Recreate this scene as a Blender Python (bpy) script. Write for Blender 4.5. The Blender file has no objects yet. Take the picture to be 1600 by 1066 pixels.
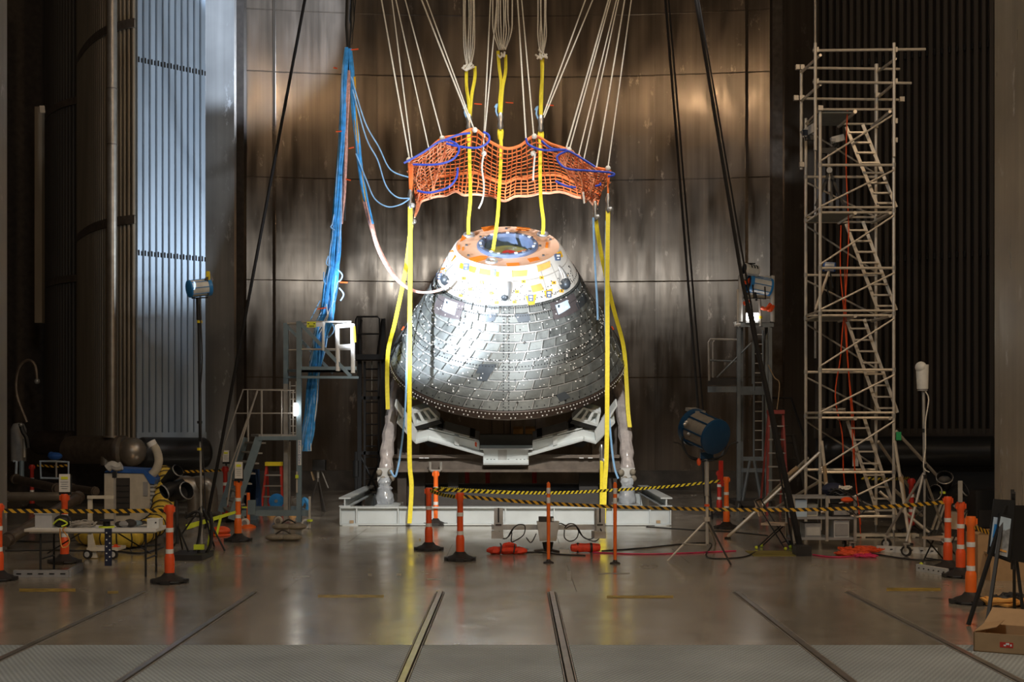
import bpy, bmesh, math, random
from mathutils import Vector, Matrix
random.seed(11)
S = bpy.context.scene
COL = S.collection
V = Vector
PI = math.pi

# ---------------------------------------------------------------- camera
FPX, EYE, VX, VY = 2050.0, 2.227, 804.0, 655.0
cd = bpy.data.cameras.new('camera'); cam = bpy.data.objects.new('camera', cd); COL.objects.link(cam)
cam.location = (0, 0, EYE); cam.rotation_euler = (PI/2, 0, 0)
cd.sensor_width = 36; cd.lens = FPX/1600*36
cd.shift_x = -(VX-800)/1600; cd.shift_y = (VY-533)/1600
cd.clip_end = 300
S.camera = cam

# ---------------------------------------------------------------- light and exposure
S.view_settings.view_transform = 'Standard'; S.view_settings.look = 'None'
S.view_settings.gamma = 1; S.view_settings.use_curve_mapping = False
S.view_settings.exposure = 0.0
w = bpy.data.worlds.new('world'); S.world = w; w.use_nodes = True
w.node_tree.nodes['Background'].inputs[0].default_value = (1.0, .82, .62, 1)
w.node_tree.nodes['Background'].inputs[1].default_value = .027

def P(px, py, Y): return V(((px-VX)/FPX*Y, Y, EYE-(py-VY)/FPX*Y))
def F(px, py):
    Y = FPX*EYE/(py-VY); return V(((px-VX)/FPX*Y, Y, 0))
def FY(py): return FPX*EYE/(py-VY)

def spot(name, loc, target, power, col, size=40, blend=.3, rad=.12):
    d = bpy.data.lights.new(name, 'SPOT'); d.energy = power; d.color = col
    d.spot_size = math.radians(size); d.spot_blend = blend; d.shadow_soft_size = rad
    o = bpy.data.objects.new(name, d); COL.objects.link(o); o.location = loc
    o.rotation_euler = (V(target)-V(loc)).to_track_quat('-Z', 'Y').to_euler()
    return o
def bulb(name, loc, power, col, rad):
    d = bpy.data.lights.new(name, 'POINT'); d.energy = power; d.color = col; d.shadow_soft_size = rad
    o = bpy.data.objects.new(name, d); COL.objects.link(o); o.location = loc
    return o
LAMP_L = P(318, 446, 22.3); LAMP_R = P(1172, 448, 31.9); LAMP_B = P(1088, 662, 20.6)
# film lamps that stand in the picture, then an added wall spot
spot('left_lamp_beam', LAMP_L+V((.25, .25, .05)), (6.2, 41, 5.8), 8500, (.76, .86, 1), 37, .45, .1)
spot('right_tower_beam', LAMP_R+V((-.45, -.1, .1)), (-9.2, 33.6, 10.2), 7500, (.68, .83, 1), 42, .7, .1)
spot('big_lamp_beam', LAMP_B+V((-.3, .7, .2)), (-4.5, 33, 8.3), 3600, (.80, .89, 1), 46, .6, .10)
spot('added_wall_spot', (2.5, 22, 17.5), (-9.0, 40, 15.0), 42000, (.62, .77, 1), 22, .3, .15)  # added unseen spot, makes the blue patch high on the left wall
# lighting truss above the opening, the hall's high bay lamps, then added fills
spot('truss_beam_left', (-5.5, 21.5, 15.5), (-.2, 28.8, 6.8), 3000, (1, .96, .9), 30, .7, .18)
spot('truss_beam_right', (6.0, 22, 15.5), (-.1, 28.8, 6.8), 3000, (1, .97, .93), 30, .7, .18)
for i, (x, y, z, p) in enumerate([(2.7, 10, 19.8, 800), (-3.7, 10, 19.8, 800), (9.2, 10, 13.0, 1900), (-9.5, 9, 17, 800)]):
    bulb('high_bay_lamp', (x, y, z), p, (1, .70, .42), .4)
spot('added_front_fill', (1.0, 13, 9.2), (-.1, 28.2, 1.0), 8500, (1, .97, .92), 32, .8, .25)  # added front fill to brighten cradle and base frame, no fixture behind it
bulb('added_foreground_fill', (-.3, 5, 10.5), 1300, (.93, .98, 1), .5)  # added fill that lifts the floor near the camera, not a known lamp

# ---------------------------------------------------------------- materials
MATS = {}
def mat(name, col, rough=.5, metal=0.0, var=.12, scale=6.0, bump=0.0, bscale=40.0, emit=0, stretch=None, rnd=0.0, trans=0, rvar=0.0):
    if name in MATS: return MATS[name]
    m = bpy.data.materials.new(name); m.use_nodes = True; nt = m.node_tree; N = nt.nodes; L = nt.links
    b = N['Principled BSDF']
    tc = N.new('ShaderNodeTexCoord'); mp = N.new('ShaderNodeMapping'); L.new(tc.outputs['Object'], mp.inputs[0])
    if stretch: mp.inputs['Scale'].default_value = stretch
    n = N.new('ShaderNodeTexNoise'); n.inputs['Scale'].default_value = scale; n.inputs['Detail'].default_value = 4
    L.new(mp.outputs[0], n.inputs['Vector'])
    mr = N.new('ShaderNodeMapRange'); mr.inputs[1].default_value = .3; mr.inputs[2].default_value = .7
    mr.inputs[3].default_value = 1-var; mr.inputs[4].default_value = 1+var
    L.new(n.outputs[0], mr.inputs[0])
    fac = mr.outputs[0]
    if rnd:
        oi = N.new('ShaderNodeObjectInfo'); r2 = N.new('ShaderNodeMapRange')
        r2.inputs[3].default_value = 1-rnd; r2.inputs[4].default_value = 1+rnd
        L.new(oi.outputs['Random'], r2.inputs[0])
        mm = N.new('ShaderNodeMath'); mm.operation = 'MULTIPLY'; L.new(fac, mm.inputs[0]); L.new(r2.outputs[0], mm.inputs[1]); fac = mm.outputs[0]
    vm = N.new('ShaderNodeVectorMath'); vm.operation = 'SCALE'; vm.inputs[0].default_value = col
    L.new(fac, vm.inputs['Scale']); L.new(vm.outputs[0], b.inputs['Base Color'])
    b.inputs['Roughness'].default_value = rough; b.inputs['Metallic'].default_value = metal
    if rvar:
        r3 = N.new('ShaderNodeMapRange'); r3.inputs[1].default_value = .3; r3.inputs[2].default_value = .7
        r3.inputs[3].default_value = rough-rvar; r3.inputs[4].default_value = rough+rvar
        L.new(n.outputs[0], r3.inputs[0]); L.new(r3.outputs[0], b.inputs['Roughness'])
    if trans: b.inputs['Transmission Weight'].default_value = trans
    if bump:
        n2 = N.new('ShaderNodeTexNoise'); n2.inputs['Scale'].default_value = bscale; n2.inputs['Detail'].default_value = 3
        L.new(mp.outputs[0], n2.inputs['Vector'])
        bp = N.new('ShaderNodeBump'); bp.inputs['Strength'].default_value = bump; bp.inputs['Distance'].default_value = .02
        L.new(n2.outputs[0], bp.inputs['Height']); L.new(bp.outputs[0], b.inputs['Normal'])
    if emit:
        b.inputs['Emission Color'].default_value = (*col, 1); b.inputs['Emission Strength'].default_value = emit
    MATS[name] = m
    return m

def wall_mat(name, col, rough, metal, streak, patch, aniso=.6):
    """stained aluminium plate: vertical streaks, pale scuffs, weld stains, slightly dished"""
    m = bpy.data.materials.new(name); m.use_nodes = True; nt = m.node_tree; N = nt.nodes; L = nt.links
    b = N['Principled BSDF']; geo = N.new('ShaderNodeNewGeometry')
    def noise(sc, st, det=4, rg=.55):
        mp = N.new('ShaderNodeMapping'); mp.inputs['Scale'].default_value = st; L.new(geo.outputs['Position'], mp.inputs[0])
        n = N.new('ShaderNodeTexNoise'); n.inputs['Scale'].default_value = sc; n.inputs['Detail'].default_value = det; n.inputs['Roughness'].default_value = rg
        L.new(mp.outputs[0], n.inputs['Vector']); return n.outputs[0]
    def rng(s, a, b_, c, d):
        r = N.new('ShaderNodeMapRange'); r.inputs[1].default_value = a; r.inputs[2].default_value = b_; r.inputs[3].default_value = c; r.inputs[4].default_value = d
        L.new(s, r.inputs[0]); return r.outputs[0]
    def mul(a, c):
        x = N.new('ShaderNodeMath'); x.operation = 'MULTIPLY'; L.new(a, x.inputs[0]); L.new(c, x.inputs[1]); return x.outputs[0]
    st = rng(noise(1.0, (6, 6, .12)), .3, .7, 1-streak, 1+streak)
    bl = rng(noise(.35, (1, 1, 1)), .3, .7, .75, 1.25)
    fac = mul(st, bl)
    sc = rng(noise(1.3, (2.6, 2.6, 1.1), 6, .7), .60, .68, 0, 1)        # pale scuffs
    mk = rng(noise(.3, (1, 1, .8), 2), .42, .6, 0, patch)
    sc = mul(sc, mk)
    vm = N.new('ShaderNodeVectorMath'); vm.operation = 'SCALE'; vm.inputs[0].default_value = col; L.new(fac, vm.inputs['Scale'])
    mx = N.new('ShaderNodeMix'); mx.data_type = 'RGBA'; L.new(sc, mx.inputs[0]); L.new(vm.outputs[0], mx.inputs[6])
    mx.inputs[7].default_value = (min(1, col[0]*2.6), min(1, col[1]*2.7), min(1, col[2]*2.9), 1)
    L.new(mx.outputs[2], b.inputs['Base Color'])
    b.inputs['Metallic'].default_value = metal
    ro = rng(noise(.8, (3, 3, .5)), .3, .7, rough-.07, rough+.08)
    L.new(ro, b.inputs['Roughness'])
    b.inputs['Anisotropic'].default_value = aniso; b.inputs['Anisotropic Rotation'].default_value = .25
    tg = N.new('ShaderNodeTangent'); tg.direction_type = 'RADIAL'; tg.axis = 'Z'; L.new(tg.outputs[0], b.inputs['Tangent'])
    bp = N.new('ShaderNodeBump'); bp.inputs['Strength'].default_value = .13; bp.inputs['Distance'].default_value = .02
    L.new(noise(.9, (.45, .45, 1.3), 2), bp.inputs['Height']); L.new(bp.outputs[0], b.inputs['Normal'])
    MATS[name] = m
    return m

def stripe_mat(name, c1, c2, period, slant):
    m = bpy.data.materials.new(name); m.use_nodes = True; nt = m.node_tree; N = nt.nodes; L = nt.links
    b = N['Principled BSDF']; uv = N.new('ShaderNodeUVMap'); sp = N.new('ShaderNodeSeparateXYZ'); L.new(uv.outputs[0], sp.inputs[0])
    a = N.new('ShaderNodeMath'); a.operation = 'DIVIDE'; L.new(sp.outputs[0], a.inputs[0]); a.inputs[1].default_value = period
    c = N.new('ShaderNodeMath'); c.operation = 'MULTIPLY_ADD'; L.new(sp.outputs[1], c.inputs[0]); c.inputs[1].default_value = slant; L.new(a.outputs[0], c.inputs[2])
    f = N.new('ShaderNodeMath'); f.operation = 'FRACT'; L.new(c.outputs[0], f.inputs[0])
    g = N.new('ShaderNodeMath'); g.operation = 'GREATER_THAN'; L.new(f.outputs[0], g.inputs[0]); g.inputs[1].default_value = .5
    mx = N.new('ShaderNodeMix'); mx.data_type = 'RGBA'; L.new(g.outputs[0], mx.inputs[0]); mx.inputs[6].default_value = (*c1, 1); mx.inputs[7].default_value = (*c2, 1)
    L.new(mx.outputs[2], b.inputs['Base Color']); b.inputs['Roughness'].default_value = .5
    MATS[name] = m
    return m

def floor_mat(name, col, rough, metal, bump):
    m = bpy.data.materials.new(name); m.use_nodes = True; nt = m.node_tree; N = nt.nodes; L = nt.links
    b = N['Principled BSDF']; geo = N.new('ShaderNodeNewGeometry')
    def noise(sc, st, det=4):
        mp = N.new('ShaderNodeMapping'); mp.inputs['Scale'].default_value = st; L.new(geo.outputs['Position'], mp.inputs[0])
        n = N.new('ShaderNodeTexNoise'); n.inputs['Scale'].default_value = sc; n.inputs['Detail'].default_value = det
        L.new(mp.outputs[0], n.inputs['Vector']); return n.outputs[0]
    def rng(s, a, b_, c, d):
        r = N.new('ShaderNodeMapRange'); r.inputs[1].default_value = a; r.inputs[2].default_value = b_; r.inputs[3].default_value = c; r.inputs[4].default_value = d
        L.new(s, r.inputs[0]); return r.outputs[0]
    f1 = rng(noise(.7, (1, .35, 1)), .3, .7, .7, 1.25); f2 = rng(noise(5, (.6, 2, 1), 6), .25, .75, .75, 1.25)
    mm = N.new('ShaderNodeMath'); mm.operation = 'MULTIPLY'; L.new(f1, mm.inputs[0]); L.new(f2, mm.inputs[1])
    vm = N.new('ShaderNodeVectorMath'); vm.operation = 'SCALE'; vm.inputs[0].default_value = col; L.new(mm.outputs[0], vm.inputs['Scale'])
    L.new(vm.outputs[0], b.inputs['Base Color']); b.inputs['Metallic'].default_value = metal
    L.new(rng(noise(1.2, (1, .6, 1)), .3, .7, rough-.05, rough+.09), b.inputs['Roughness'])
    bp = N.new('ShaderNodeBump'); bp.inputs['Strength'].default_value = bump; bp.inputs['Distance'].default_value = .01
    L.new(noise(1.0, (.35, 4.0, 1), 2), bp.inputs['Height']); L.new(bp.outputs[0], b.inputs['Normal'])
    MATS[name] = m; return m
def tread_mat():
    m = bpy.data.materials.new('tread'); m.use_nodes = True; nt = m.node_tree; N = nt.nodes; L = nt.links
    b = N['Principled BSDF']; geo = N.new('ShaderNodeNewGeometry')
    sp = N.new('ShaderNodeSeparateXYZ'); L.new(geo.outputs['Position'], sp.inputs[0])
    def wave(o, k):
        a = N.new('ShaderNodeMath'); a.operation = 'MULTIPLY'; L.new(o, a.inputs[0]); a.inputs[1].default_value = k
        s = N.new('ShaderNodeMath'); s.operation = 'SINE'; L.new(a.outputs[0], s.inputs[0]); return s.outputs[0]
    mm = N.new('ShaderNodeMath'); mm.operation = 'MULTIPLY'; L.new(wave(sp.outputs[0], 130), mm.inputs[0]); L.new(wave(sp.outputs[1], 70), mm.inputs[1])
    r = N.new('ShaderNodeMapRange'); r.inputs[1].default_value = -.2; r.inputs[2].default_value = .5; r.inputs[3].default_value = .8; r.inputs[4].default_value = 1.25; L.new(mm.outputs[0], r.inputs[0])
    n = N.new('ShaderNodeTexNoise'); n.inputs['Scale'].default_value = 1.2; n.inputs['Detail'].default_value = 6; L.new(geo.outputs['Position'], n.inputs['Vector'])
    r2 = N.new('ShaderNodeMapRange'); r2.inputs[1].default_value = .3; r2.inputs[2].default_value = .7; r2.inputs[3].default_value = .8; r2.inputs[4].default_value = 1.15; L.new(n.outputs[0], r2.inputs[0])
    m2 = N.new('ShaderNodeMath'); m2.operation = 'MULTIPLY'; L.new(r.outputs[0], m2.inputs[0]); L.new(r2.outputs[0], m2.inputs[1])
    vm = N.new('ShaderNodeVectorMath'); vm.operation = 'SCALE'; vm.inputs[0].default_value = (.32, .355, .36); L.new(m2.outputs[0], vm.inputs['Scale'])
    L.new(vm.outputs[0], b.inputs['Base Color']); b.inputs['Roughness'].default_value = .5; b.inputs['Metallic'].default_value = .1
    bp = N.new('ShaderNodeBump'); bp.inputs['Strength'].default_value = .6; bp.inputs['Distance'].default_value = .01
    L.new(mm.outputs[0], bp.inputs['Height']); L.new(bp.outputs[0], b.inputs['Normal'])
    MATS['tread'] = m; return m

M_WALL = wall_mat('wall_plate', (.135, .105, .078), .165, .5, .25, .95, .0)
M_FRAME = wall_mat('frame_plate', (.36, .35, .33), .36, .35, .12, .9)
M_COLUMN = wall_mat('column_plate', (.55, .49, .39), .32, .35, .10, .6)
M_FLOOR = floor_mat('floor_plate', (.50, .45, .37), .19, .6, .16)
M_TREAD = tread_mat()
M_TAPE = stripe_mat('barrier_tape', (.75, .42, .03), (.02, .018, .015), .12, .55)
M_TAPE2 = stripe_mat('barrier_tape_yellow', (.72, .56, .03), (.02, .018, .015), .12, -.55)
mat('black', (.012, .012, .012), .55); mat('cable_matte', (.010, .009, .009), .95); mat('black_metal', (.02, .02, .021), .4, .3)
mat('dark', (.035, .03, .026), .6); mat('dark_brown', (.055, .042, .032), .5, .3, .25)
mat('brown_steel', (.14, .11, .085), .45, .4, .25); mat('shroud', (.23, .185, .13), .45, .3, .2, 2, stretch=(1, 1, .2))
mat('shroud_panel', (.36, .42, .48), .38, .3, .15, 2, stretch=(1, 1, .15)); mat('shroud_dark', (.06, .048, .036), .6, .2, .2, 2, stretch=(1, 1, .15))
mat('pipe_steel', (.34, .29, .23), .38, .7, .15); mat('pipe_pale', (.42, .39, .34), .4, .5, .15)
mat('alu', (.62, .565, .48), .38, .35, .1); mat('alu_dull', (.40, .375, .335), .45, .3, .15); mat('steel', (.45, .43, .40), .3, .85, .12)
mat('white_paint', (.52, .56, .565), .4, 0, .06, 3); mat('cradle_white', (.74, .78, .77), .4, 0, .06, 3); mat('white', (.78, .77, .74), .5, 0, .05); mat('paper', (.75, .72, .66), .7, 0, .03)
mat('grey', (.30, .30, .30), .5); mat('grey_blue', (.20, .27, .31), .42, .2, .1); mat('grey_light', (.50, .50, .48), .5)
mat('orange', (.85, .10, .02), .42, 0, .06); mat('orange_bright', (.95, .17, .02), .42, 0, .05); mat('red', (.50, .03, .018), .45); mat('red_ladder', (.30, .05, .04), .45)
mat('orange_bag', (.80, .06, .02), .6, 0, .2, 12, .6, 14)
mat('rubber', (.018, .016, .015), .6, 0, .2, 10); mat('band', (.80, .78, .74), .3)
mat('yellow', (.80, .62, .02), .5, 0, .1); mat('yellow_strap', (.85, .70, .03), .6, 0, .08, 20); mat('yellow_duct', (.72, .50, .06), .6, 0, .15, 8, .5, 10)
mat('safety_yellow', (.62, .74, .04), .5); mat('green', (.02, .36, .12), .6)
mat('rope_white', (.80, .76, .66), .75, 0, .12, 30); mat('net_orange', (.95, .24, .06), .7, 0, .15, 12); mat('net_pale', (1.0, .42, .22), .7, 0, .15, 12)
mat('blue_rope', (.03, .07, .50), .5); mat('cable_blue', (.06, .33, .72), .5, 0, .3, 8); mat('cable_light', (.28, .52, .82), .5, 0, .2, 8)
mat('umbilical', (.60, .32, .26), .6, 0, .3, 20); mat('cable_black', (.02, .02, .022), .5); mat('cable_grey', (.34, .31, .27), .6); mat('cable_orange', (.75, .09, .02), .55); mat('cable_pink', (.65, .03, .12), .55)
mat('lamp_blue', (.006, .045, .11), .35, .1, .08); mat('lamp_bright_blue', (.03, .24, .62), .4); mat('lamp_white', (.72, .73, .70), .45)
mat('blue', (.02, .10, .38), .5); mat('beige', (.52, .47, .38), .6); mat('cream', (.64, .58, .46), .5); mat('wood', (.40, .28, .16), .65)
mat('cardboard', (.38, .24, .12), .8, 0, .1); mat('khaki', (.25, .22, .17), .8, 0, .2, 12, .4, 20); mat('chair_pad', (.50, .38, .28), .8)
mat('plastic_wrap', (.52, .47, .45), .22, 0, .25, 5, 1.0, 9, trans=.15); mat('wrap_clear', (.60, .64, .68), .15, 0, .15, 5, .9, 8, trans=.45)
mat('glass_dark', (.02, .03, .05), .08, .2); mat('clear_bin', (.70, .70, .70), .25, 0, .05, trans=.35)
mat('tile', (.155, .162, .15), .52, .45, .25, 5, .12, 25, rnd=.25, rvar=.10); mat('tile_seam', (.30, .29, .27), .5, .5, .25, 8)
mat('tile_dark', (.07, .08, .09), .42, .4, .1); mat('cap_white', (.52, .495, .445), .5, 0, .04, 4); mat('cap_tan', (.62, .38, .25), .55, 0, .06, 4)
mat('cap_yellow', (.70, .36, .015), .5); mat('cap_light_orange', (.72, .36, .09), .5); mat('cap_orange', (.66, .17, .012), .5); mat('ring_blue', (.16, .22, .36), .35, .5)
mat('hatch_green', (.26, .25, .07), .5); mat('heat_ring', (.055, .035, .026), .5, .2, .2); mat('window_blue', (.50, .62, .74), .25, 0, .05); mat('silver', (.46, .46, .45), .35, .6, .1)
mat('led', (1, .98, .95), .5, emit=14); mat('lens_glow', (.55, .75, 1), .3, emit=1.2)
mat('poster', (.35, .36, .36), .4, 0, .6, 9); mat('poster_sky', (.45, .55, .62), .4, 0, .2, 5)
def G(n): return MATS[n]
# ---------------------------------------------------------------- mesh helpers
def perp(d):
    d = d.normalized(); a = V((0, 0, 1)) if abs(d.z) < .95 else V((1, 0, 0))
    x = d.cross(a).normalized(); return x, x.cross(d).normalized()
class MB:
    def __init__(s): s.v = []; s.f = []; s.uv = {}
    def add(s, vs, fs):
        k = len(s.v); s.v += [V(p) for p in vs]; s.f += [tuple(i+k for i in f) for f in fs]; return s
    def hexa(s, p):
        return s.add(p, [(0, 3, 2, 1), (4, 5, 6, 7), (0, 1, 5, 4), (1, 2, 6, 5), (2, 3, 7, 6), (3, 0, 4, 7)])
    def box(s, c, d, rz=0):
        c = V(c); hx, hy, hz = d[0]/2, d[1]/2, d[2]/2; R = Matrix.Rotation(rz, 3, 'Z')
        return s.hexa([c+R@V((x*hx, y*hy, z*hz)) for z in (-1, 1) for x, y in ((-1, -1), (1, -1), (1, 1), (-1, 1))])
    def bbox(s, x0, x1, y0, y1, z0, z1): return s.box(((x0+x1)/2, (y0+y1)/2, (z0+z1)/2), (x1-x0, y1-y0, z1-z0))
    def bar(s, a, b, w, h=None):
        a = V(a); b = V(b); h = h or w; x, y = perp(b-a); x = x*w/2; y = y*h/2
        return s.hexa([p+sx*x+sy*y for p in (a, b) for sx, sy in ((-1, -1), (1, -1), (1, 1), (-1, 1))])
    def tube(s, a, b, r, n=8, r2=None):
        a = V(a); b = V(b); r2 = r if r2 is None else r2; x, y = perp(b-a)
        vs = [p+(x*math.cos(2*PI*i/n)+y*math.sin(2*PI*i/n))*q for p, q in ((a, r), (b, r2)) for i in range(n)]
        return s.add(vs, [(i, (i+1) % n, n+(i+1) % n, n+i) for i in range(n)]+[tuple(range(n))[::-1], tuple(range(n, 2*n))])
    def path(s, pts, r, n=6, closed=False, rr=None):
        pts = [V(p) for p in pts]; k = len(pts); vs = []; x = None
        for i, p in enumerate(pts):
            if closed: d = pts[(i+1) % k]-pts[i-1]
            else: d = pts[min(i+1, k-1)]-pts[max(i-1, 0)]
            if d.length < 1e-7: d = V((0, 0, 1))
            d.normalize()
            if x is None: x, y = perp(d)
            else:
                x = x-d*x.dot(d); x = x.normalized() if x.length > 1e-6 else perp(d)[0]; y = x.cross(d)
            q = rr[i] if rr else r
            vs += [p+(x*math.cos(2*PI*j/n)+y*math.sin(2*PI*j/n))*q for j in range(n)]
        fs = [(i*n+j, i*n+(j+1) % n, (i+1) % k*n+(j+1) % n, (i+1) % k*n+j) for i in range(k if closed else k-1) for j in range(n)]
        if not closed: fs += [tuple(range(n))[::-1], tuple(range((k-1)*n, k*n))]
        return s.add(vs, fs)
    def prism(s, poly, vec):
        n = len(poly); poly = [V(p) for p in poly]; vec = V(vec)
        return s.add(poly+[p+vec for p in poly], [tuple(range(n))[::-1], tuple(range(n, 2*n))]+[(i, (i+1) % n, n+(i+1) % n, n+i) for i in range(n)])
    def lathe(s, prof, o, ax=(0, 0, 1), n=24, a0=0, a1=2*PI, x=None):
        o = V(o); ax = V(ax).normalized()
        if x is None: x, y = perp(ax)
        else: x = V(x); y = ax.cross(x)
        full = abs(a1-a0-2*PI) < 1e-6; m = n if full else n+1; vs = []
        for r, h in prof:
            for i in range(m):
                t = a0+(a1-a0)*i/n; vs.append(o+ax*h+(x*math.cos(t)+y*math.sin(t))*max(r, 1e-4))
        fs = [(k*m+i, k*m+(i+1) % m, (k+1)*m+(i+1) % m, (k+1)*m+i) for k in range(len(prof)-1) for i in range(m if full else m-1)]
        return s.add(vs, fs)
    def ball(s, c, r, n=8, sx=1, sy=1, sz=1):
        pr = [(math.sin(PI*k/n), -math.cos(PI*k/n)) for k in range(n+1)]; c = V(c); k0 = len(s.v)
        s.lathe([(a*r, b*r) for a, b in pr], (0, 0, 0), n=n*2, x=(1, 0, 0))
        for i in range(k0, len(s.v)): s.v[i] = c+V((s.v[i].x*sx, s.v[i].y*sy, s.v[i].z*sz))
        return s
    def rough(s, a):
        for p in s.v: p += V((random.uniform(-a, a), random.uniform(-a, a), random.uniform(-a, a)))
        return s
    def grid(s, rows):
        m = len(rows[0]); vs = [p for r in rows for p in r]
        return s.add(vs, [(i*m+j, i*m+j+1, (i+1)*m+j+1, (i+1)*m+j) for i in range(len(rows)-1) for j in range(m-1)])
    def ribbon(s, pts, wv, th=.006, uvscale=True):
        """flat band along pts; wv = width vector; a thin closed strip carrying UVs (length, 0..1)"""
        pts = [V(p) for p in pts]; wv = V(wv); k0 = len(s.f); L = 0; prev = None; ls = []
        for p in pts:
            if prev is not None: L += (p-prev).length
            prev = p; ls.append(L)
        for i in range(len(pts)-1):
            d = (pts[i+1]-pts[i]).normalized(); nn = d.cross(wv).normalized()*th/2
            a, b = pts[i], pts[i+1]; k = len(s.v)
            s.add([a-wv/2-nn, b-wv/2-nn, b+wv/2-nn, a+wv/2-nn, a-wv/2+nn, b-wv/2+nn, b+wv/2+nn, a+wv/2+nn],
                  [(0, 3, 2, 1), (4, 5, 6, 7), (0, 1, 5, 4), (2, 3, 7, 6)])
            for q, (l, v) in enumerate([(ls[i], 0), (ls[i+1], 0), (ls[i+1], 1), (ls[i], 1)]*2): s.uv[k+q] = (l, v)
        return s
    def mesh(s, name, m, off=V((0, 0, 0)), smooth=35):
        me = bpy.data.meshes.new(name); me.from_pydata([tuple(p-off) for p in s.v], [], s.f)
        bm = bmesh.new(); bm.from_mesh(me); bmesh.ops.recalc_face_normals(bm, faces=bm.faces); bm.to_mesh(me); bm.free()
        if smooth:
            me.polygons.foreach_set('use_smooth', [True]*len(me.polygons)); me.set_sharp_from_angle(angle=math.radians(smooth))
        if s.uv:
            u = me.uv_layers.new(name='UVMap')
            for l in me.loops: u.data[l.index].uv = s.uv.get(l.vertex_index, (0, 0))
        me.materials.append(G(m) if isinstance(m, str) else m); me.update()
        return me
    def build(s, name, m, parent=None, local=False, label=None, kind=None, smooth=35):
        if parent is None:
            lo = V([min(p[i] for p in s.v) for i in range(3)]); hi = V([max(p[i] for p in s.v) for i in range(3)])
            off = V(((lo.x+hi.x)/2, (lo.y+hi.y)/2, lo.z))
        else:
            r = parent
            while r.parent: r = r.parent
            off = V((0, 0, 0)) if local else r.location.copy()
        o = bpy.data.objects.new(name, s.mesh(name, m, off, smooth)); COL.objects.link(o)
        if parent is None: o.location = off
        else: o.parent = parent
        if label: o['label'] = label
        if kind: o['kind'] = kind
        return o
def tag(o, label, cat, group=None):
    o['label'] = label; o['category'] = cat
    if group: o['group'] = group
    return o
def thing(name, label, cat, loc=(0, 0, 0), rz=0, group=None):
    o = bpy.data.objects.new(name, None); COL.objects.link(o); o.location = loc; o.rotation_euler = (0, 0, rz)
    o.empty_display_size = .2
    return tag(o, label, cat, group)
def struct(o): o['kind'] = 'structure'; return o
def setting(name, loc=(0, 0, 0)):
    o = bpy.data.objects.new(name, None); COL.objects.link(o); o.location = loc; o['kind'] = 'structure'; return o
def clone(o, parent=None):
    c = o.copy(); COL.objects.link(c); c.parent = parent
    for ch in list(o.children): clone(ch, c)
    return c
def inst(o, name, parent):
    c = bpy.data.objects.new(name, o.data); COL.objects.link(c); c.parent = parent; return c
def smooth_pts(pts, n=6):
    pts = [V(p) for p in pts]; out = []
    for i in range(len(pts)-1):
        a, b, c, d = pts[max(i-1, 0)], pts[i], pts[i+1], pts[min(i+2, len(pts)-1)]
        for k in range(n):
            t = k/n
            out.append(.5*((2*b)+(c-a)*t+(2*a-5*b+4*c-d)*t*t+(3*b-a-3*c+d)*t*t*t))
    out.append(pts[-1]); return out
def px(pts, Y):
    """pixel list -> points; an entry may carry its own depth"""
    return [P(p[0], p[1], p[2] if len(p) > 2 else Y) for p in pts]
def bars(parent, name, m, segs, Y, r, square=False):
    for sg in segs:
        a, b = px(sg, Y); mb = MB()
        (mb.bar(a, b, 2*r) if square else mb.tube(a, b, r, 8)); mb.build(name, m, parent)
def cable(name, m, pts, r, label, cat='cable', group=None, n=5, parent=None, sm=5):
    o = MB().path(smooth_pts(pts, sm), r, n).build(name, m, parent)
    if parent is None: tag(o, label, cat, group)
    return o
def coil(mb, c, R, turns, r, jit=.2, flat=.25, n=14):
    pts = []
    c = V(c)
    for i in range(int(turns*n)):
        t = 2*PI*i/n; q = R*(1-jit/2+jit*random.random()*.6+.15*math.sin(t*.37))
        pts.append(c+V((q*math.cos(t), q*math.sin(t)*.8, r+.5*R*flat*random.random())))
    mb.path(smooth_pts(pts, 2), r, 5); return mb
ORD = ['first', 'second', 'third', 'fourth', 'fifth', 'sixth', 'seventh', 'eighth', 'ninth', 'tenth', 'eleventh', 'twelfth', 'thirteenth', 'fourteenth', 'fifteenth', 'sixteenth']
# ================================================================ THE SETTING
# ---- floor: steel plates with joints, tracks sunk into the front part
TRK = [-4.77, -3.34, -.957, .478, 2.855, 4.29]
Y_TREAD, Y_TRK = FY(1008), FY(925)
floor = struct(MB().bbox(-22, 22, 2, 46, -.25, -.07).build('floor', 'dark'))
def plate(x0, x1, y0, y1, m, g=.004):
    dz = random.uniform(-.0008, .0008)
    MB().bbox(x0+g, x1-g, y0+g, y1-g, -.06, dz).build('floor_plate', m, floor, smooth=0)
ed = [-22]+TRK+[22]
for i in range(len(ed)-1):
    x0 = ed[i]+(.055 if i else 0); x1 = ed[i+1]-(.055 if i < len(ed)-2 else 0)
    wide = x1-x0 > 6
    for a, b in ((2, 7.4), (7.4, Y_TREAD)):
        if wide:
            k = 4
            for q in range(k): plate(x0+(x1-x0)*q/k, x0+(x1-x0)*(q+1)/k, a, b, M_TREAD)
        else: plate(x0, x1, a, b, M_TREAD)
    if wide:
        for q in range(4): plate(x0+(x1-x0)*q/4, x0+(x1-x0)*(q+1)/4, Y_TREAD, Y_TRK, M_FLOOR)
    else: plate(x0, x1, Y_TREAD, Y_TRK, M_FLOOR)
yy = Y_TRK
for r in range(9):
    y1 = min(46, yy+3.3); off = (r % 2)*1.9
    x = -22-off
    while x < 22:
        plate(max(x, -22), min(x+3.8, 22), yy, y1, M_FLOOR, .003); x += 3.8
    yy = y1
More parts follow.
